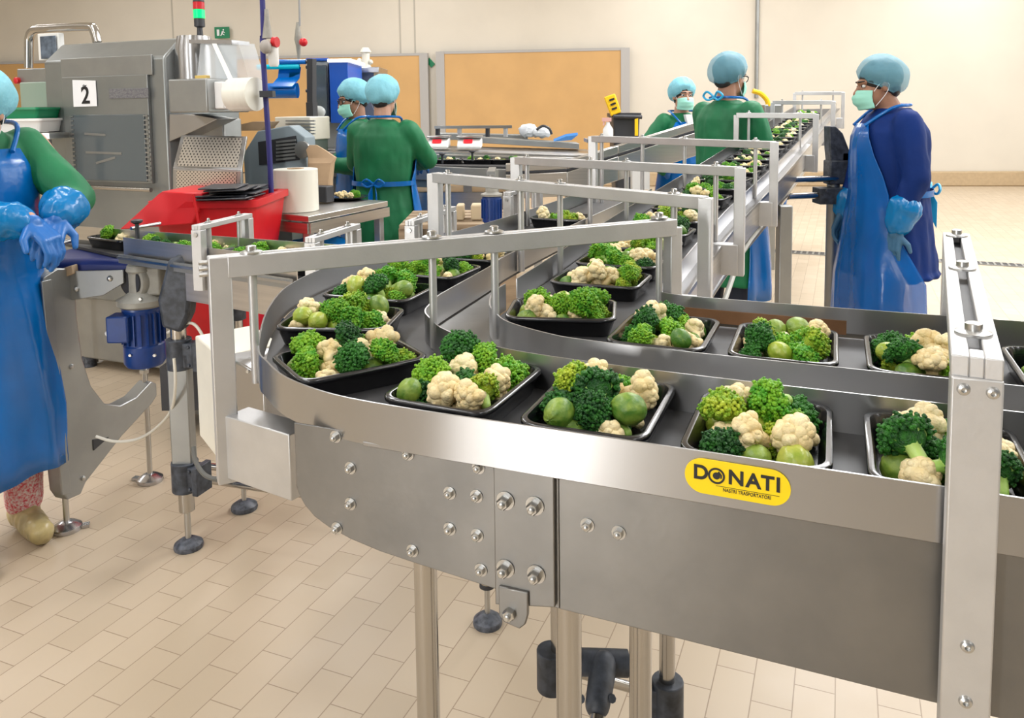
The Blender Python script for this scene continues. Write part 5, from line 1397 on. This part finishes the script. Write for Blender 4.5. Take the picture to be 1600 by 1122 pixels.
# ================================================================== PACKING LINE BEHIND
PK = empty('packing_line', atd(720, 330, 6.0) - Z * atd(720, 330, 6.0).z, 'long steel packing table line behind the green-gowned worker, with trays and scales', 'conveyor')
def pk(u, v, Y): return atd(u, v, Y)
def band(pts_top, drop, dep, name, m, parent, bevel=.004):
    a_ = [Vector(p) for p in pts_top]; mb = MB()
    for p, q in zip(a_[:-1], a_[1:]): mb.prism([p, q, q - Z * drop, p - Z * drop], Vector((.0, dep, 0)))
    return obj(name, mb, m, parent, bevel=bevel)
band([pk(470, 252, 5.75), pk(930, 270, 5.65)], .10, .03, 'front_rail', GALV, PK)
band([pk(470, 262, 5.78), pk(690, 270, 5.72)], .11, .5, 'lower_frame', mat('blue_grey_frame', (.10, .14, .18), .5), PK)
band([pk(600, 300, 5.95), pk(800, 300, 5.9)], .6, .5, 'cover', STEEL, PK)
band([pk(470, 255, 5.8), pk(930, 262, 5.7)], .02, .45, 'belt', BELT, PK)
band([pk(470, 236, 6.25), pk(930, 247, 6.15)], .12, .03, 'back_rail', STEEL, PK)
band([pk(470, 232, 6.26), pk(935, 243, 6.2)], .03, 1.0, 'work_top', RAIL, PK)
band([pk(680, 208, 7.3), pk(825, 211, 7.3)], .06, .25, 'rear_box', GALV, PK)
band([pk(740, 214, 7.0), pk(905, 224, 6.9)], .05, .3, 'rear_box', GALV, PK)
for u in (500, 620, 730, 840, 925):
    q = pk(u, 240, 6.5); obj('leg', MB().box((q.x, 6.5, q.z / 2), .06, .06, q.z - .05), BAR, PK)
    q = pk(u, 270, 5.9); obj('leg', MB().box((q.x, 5.95, q.z / 2 - .02), .06, .06, q.z - .04), BAR, PK)
for u, v in ((691, 247), (738, 243)):
    q = pk(u, v, 5.74); mb = MB(); mb.tube(q - Z * .04, q + Z * .02, .008); mb.lathe(q + Z * .02, [(.012, 0), (.026, .008), (.024, .016)], Z, 12); obj('clamp_knob', mb, DARK, PK)
for i, u in enumerate((560, 605, 650, 700, 748, 790)):
    q = pk(u, 257, 5.98); q.z += .004
    tray(q, radians(85), 'on the packing line, %s from the left' % ordn[i], 700 + i, 6, stem=False, far=True)
# frame rack above the scales
fr = empty('tube_rack', pk(740, 200, 7.0), 'low steel tube rack standing on the packing line by the scales', 'rack')
mb = MB(); mb.bar(pk(679, 199, 7.0), pk(800, 198, 7.0), .05, .025)
obj('top_bar', mb, RAIL, fr)
for u in (684, 718, 762, 790): obj('post', MB().bar(pk(u, 200, 7.0), pk(u, 214, 7.0), .03, .03), DARK if u in (684, 762) else BAR, fr)
for u, w_, lab in ((684, 32, 'white scale with a red display nearest the green-gowned worker'), (733, 38, 'white scale with a red display, right-hand one of the two')):
    q = pk(u, 232, 6.4); kx = 6.4 / F
    s_ = empty('scale', q, lab, 'scale')
    mb = MB(); mb.prism([q + Vector((-w_ / 2 * kx, y, z)) for y, z in ((0, 0), (0, .025), (.1, .075), (.26, .075), (.26, 0))], Vector((w_ * kx, 0, 0))); obj('body', mb, WHITEP, s_, bevel=.01)
    obj('display', MB().prism([q + Vector((x * kx, y, z)) for x, y, z in ((-9, .022, .042), (5, .022, .042), (5, .07, .066), (-9, .07, .066))], Vector((0, -.003, .004))), REDL, s_, smooth=False)
    obj('pan', MB().box(q + Vector((0, .17, .09)), (w_ + 4) * kx, .22, .012), RAIL, s_, bevel=.004)
# tools / folded plastic on the line
mb = MB(); q = pk(826, 204, 7.2); mb.ell(q, (.09, .08, .06)); mb.ell(q + Vector((.11, -.02, -.02)), (.09, .08, .045))
for v in mb.bm.verts: v.co += Vector((noise.noise(v.co * 30), noise.noise(v.co * 31 + Vector((5, 0, 0))), noise.noise(v.co * 29))) * .02
tag(obj('plastic_bundle', mb, mat('clear_wrap', (.66, .69, .72), .2)), 'crumpled clear plastic bundle on the packing line', 'plastic')
mb = MB(); mb.pipe(bez([pk(838, 203, 7.1), pk(848, 197, 7.1), pk(858, 201, 7.1), pk(862, 210, 7.1)], 6), .012); tag(obj('hose_end', mb, DARK), 'short black hose end beside the plastic bundle', 'hose')
mb = MB(); mb.prism([pk(865, 221, 6.9), pk(893, 219, 6.9), pk(903, 211, 6.9), pk(885, 213, 6.9)], Vector((0, .02, .02))); tag(obj('blue_folder', mb, mat('blue_sheet', (.05, .2, .5), .4), smooth=False), 'flat blue sheet lying on the right end of the packing line', 'folder')
# spray bottle
c = pk(950, 214, 6.2); kx = 6.2 / F
sb = empty('spray_bottle', c, 'white spray bottle standing on the right end of the packing line', 'bottle')
mb = MB(); mb.lathe(c, [(8 * kx, 0), (8 * kx, 12 * kx), (3 * kx, 20 * kx), (3 * kx, 23 * kx)], Z, 16); obj('body', mb, WHITEP, sb)
mb = MB(); mb.box(c + Z * 27 * kx - Vector((2 * kx, 0, 0)), 14 * kx, 6 * kx, 6 * kx); mb.bar(c + Z * 24 * kx - Vector((6 * kx, 0, 0)), c + Z * 18 * kx - Vector((7 * kx, 0, 0)), .01, .01); obj('trigger_head', mb, mat('pink_trigger', (.78, .45, .40), .4), sb)
obj('stand', MB().box(pk(950, 216, 6.2) - Z * .015, .35, .3, .025), RAIL, PK)
# side-on climbing conveyor behind the man with glasses
IC = empty('side_conveyor', pk(960, 300, 5.75) - Z * pk(960, 300, 5.75).z, 'steel conveyor climbing to the right behind the gates, seen from its side', 'conveyor')
top = [pk(790, 256, 5.5), pk(886, 252, 5.55), pk(966, 228, 5.65), pk(1090, 190, 5.8)]
band(top, .055, .03, 'guide_rail', STEEL, IC)
band([p - Z * .055 for p in top], .018, .34, 'belt', DARK, IC)
band([p - Z * .075 for p in top], .17, .03, 'side_plate', STEEL, IC)
band([p - Z * .02 + Vector((0, .34, 0)) for p in top], .2, .03, 'side_plate', STEEL, IC)
for u in (890, 990): q = pk(u, 270, 5.7); obj('leg', MB().box((q.x, 5.75, q.z / 2 - .1), .06, .06, q.z - .15), BAR, IC)
obj('white_cover', MB().box(pk(1000, 280, 5.6), .12, .1, .14), WHITEP, IC)
# low pallet with tan blocks and the far blue motor
plm = empty('wooden_pallet', atd(735, 345, 4.3) - Z * atd(735, 345, 4.3).z, 'low wooden pallet stand behind the gates with pale blocks on it', 'pallet')
q = atd(715, 352, 4.3); mb = MB()
for k in range(5): mb.box(q + Vector((0, k * .13, 0)), .62, .10, .022)
obj('deck', mb, WOOD, plm, smooth=False); mb = MB()
for x in (-.27, 0, .27): mb.box(q + Vector((x, .26, -q.z / 2)), .09, .6, q.z - .02)
obj('bearer', mb, WOOD, plm, smooth=False)
for i, (u, w_) in enumerate(((718, 12), (744, 18))):
    c = atd(u, 341, 4.35); tag(obj('foam_block', MB().box((c.x, c.y + .1, q.z + .055), w_ * 4.35 / F, .12, .085), mat('tan_block', (.58, .47, .31), .7), bevel=.008), 'pale tan block on the wooden pallet, %s one' % ('left' if i == 0 else 'right'), 'block')
fm_ = empty('gear_motor', atd(768, 330, 4.1), 'far blue electric motor hanging behind the second gate', 'motor')
c = atd(768, 306, 4.1); kx = 4.1 / F
mb = MB(); mb.lathe(c, [(14 * kx, 0), (15 * kx, -3 * kx), (15 * kx, -40 * kx), (12 * kx, -43 * kx)], Z, 26)
for i in range(16):
    a_ = 2 * pi * i / 16; d_ = Vector((cos(a_), sin(a_), 0)); mb.box(c + d_ * 15.3 * kx - Z * 20 * kx, 2.5 * kx, 1 * kx, 30 * kx, d_)
obj('motor_body', mb, MBLUE, fm_); mb = MB(); mb.lathe(c, [(17 * kx, 0), (17 * kx, 3 * kx), (10 * kx, 6 * kx), (9 * kx, 18 * kx), (5 * kx, 26 * kx)], Z, 22); obj('gearbox', mb, GEARG, fm_)
mb = MB(); mb.tube(c + Z * 20 * kx, c + Z * 34 * kx, .02); mb.bar(c + Z * 34 * kx, c + Z * 34 * kx + Vector((0, .3, 0)), .04, .03); mb.bar(c + Z * 34 * kx + Vector((0, .3, 0)), Vector((c.x, c.y + .3, 0)), .05, .05); obj('bracket', mb, GALV, fm_)
# bins near the back wall
bn = empty('waste_bin', pk(980, 230, 8.2) - Z * pk(980, 230, 8.2).z, 'black wheeled bin with its yellow lid thrown open, near the back wall', 'bin')
p_, q_ = pk(958, 180, 8.2), pk(1000, 180, 8.2); mb = MB(); rings = []
for ins, z in ((.05, .0), (0, p_.z - .02), (-.015, p_.z - .02), (-.015, p_.z + .02), (.02, p_.z + .02), (.06, .1)):
    rings.append([mb.bm.verts.new(((p_.x + q_.x) / 2 + x, 8.4 + y, z)) for x, y in rrect(q_.x - p_.x - 2 * ins, .42 - 2 * ins, .03)])
mb.skin(rings); obj('body', mb, DARK, bn)
mb = MB(); mb.prism([pk(u, v, 8.15) for u, v in ((944, 152), (961, 146), (971, 175), (955, 182))], Vector((0, .05, .0))); ld = obj('lid', mb, YEL, bn, bevel=.01)
mb = MB()
for k in range(3): mb.bar(pk(952 + 2 * k, 157 + 7 * k, 8.14), pk(960 + 2 * k, 154 + 7 * k, 8.14), .004, .02)
obj('lid_mark', mb, INK, ld); obj('handle', MB().tube(pk(958, 182, 8.15), pk(1003, 183, 8.15), .02), DARK, bn)
mb = MB(); mb.prism([pk(u, v, 8.12) for u, v in ((992, 186), (997, 185), (997, 212), (992, 212))], Vector((0, .01, 0))); obj('yellow_mark', mb, YEL, bn)
# yellow flexible hose beyond the man with glasses
yh = empty('yellow_hose', pk(1195, 170, 7.0), 'curved yellow hose on a steel box beyond the man with glasses', 'hose')
obj('hose', MB().pipe(bez([pk(1176, 142, 7.0), pk(1188, 146, 7.0), pk(1198, 156, 7.0), pk(1201, 166, 7.0)], 6), .022), YEL, yh)
obj('box', MB().box(pk(1205, 176, 7.05), .16, .14, .14), GALV, yh, bevel=.008); q = pk(1205, 176, 7.05); obj('stand', MB().box((q.x, q.y, (q.z - .07) / 2), .08, .08, q.z - .07), GALV, yh)
# crates behind the left worker
for i, (u, v, m_, lab) in enumerate(((48, 180, GREENP, 'green crate stacked behind the worker at the left edge'), (52, 197, WHITEP, 'white crate under the green one behind the left worker'))):
    q = atd(u, v, 4.4); mb = MB(); rings = []
    for ins, z in ((.02, -.03), (0, .03), (-.008, .03), (-.008, .042), (.012, .042), (.03, -.02)):
        rings.append([mb.bm.verts.new(q + Vector((x, y, z))) for x, y in rrect(.26 - 2 * ins, .3 - 2 * ins, .02)])
    mb.skin(rings); tag(obj('crate', mb, m_), lab, 'crate')
q = atd(50, 210, 4.4); st_ = empty('side_table', Vector((q.x, q.y, 0)), 'steel side table holding the crates behind the left worker', 'table')
obj('table_top', MB().box(q + Z * -.005, .42, .4, .03), STEEL, st_)
for x in (-.18, .18):
    for y in (-.17, .17): obj('leg', MB().box((q.x + x, q.y + y, q.z / 2 - .01), .03, .03, q.z - .03), GALV, st_)
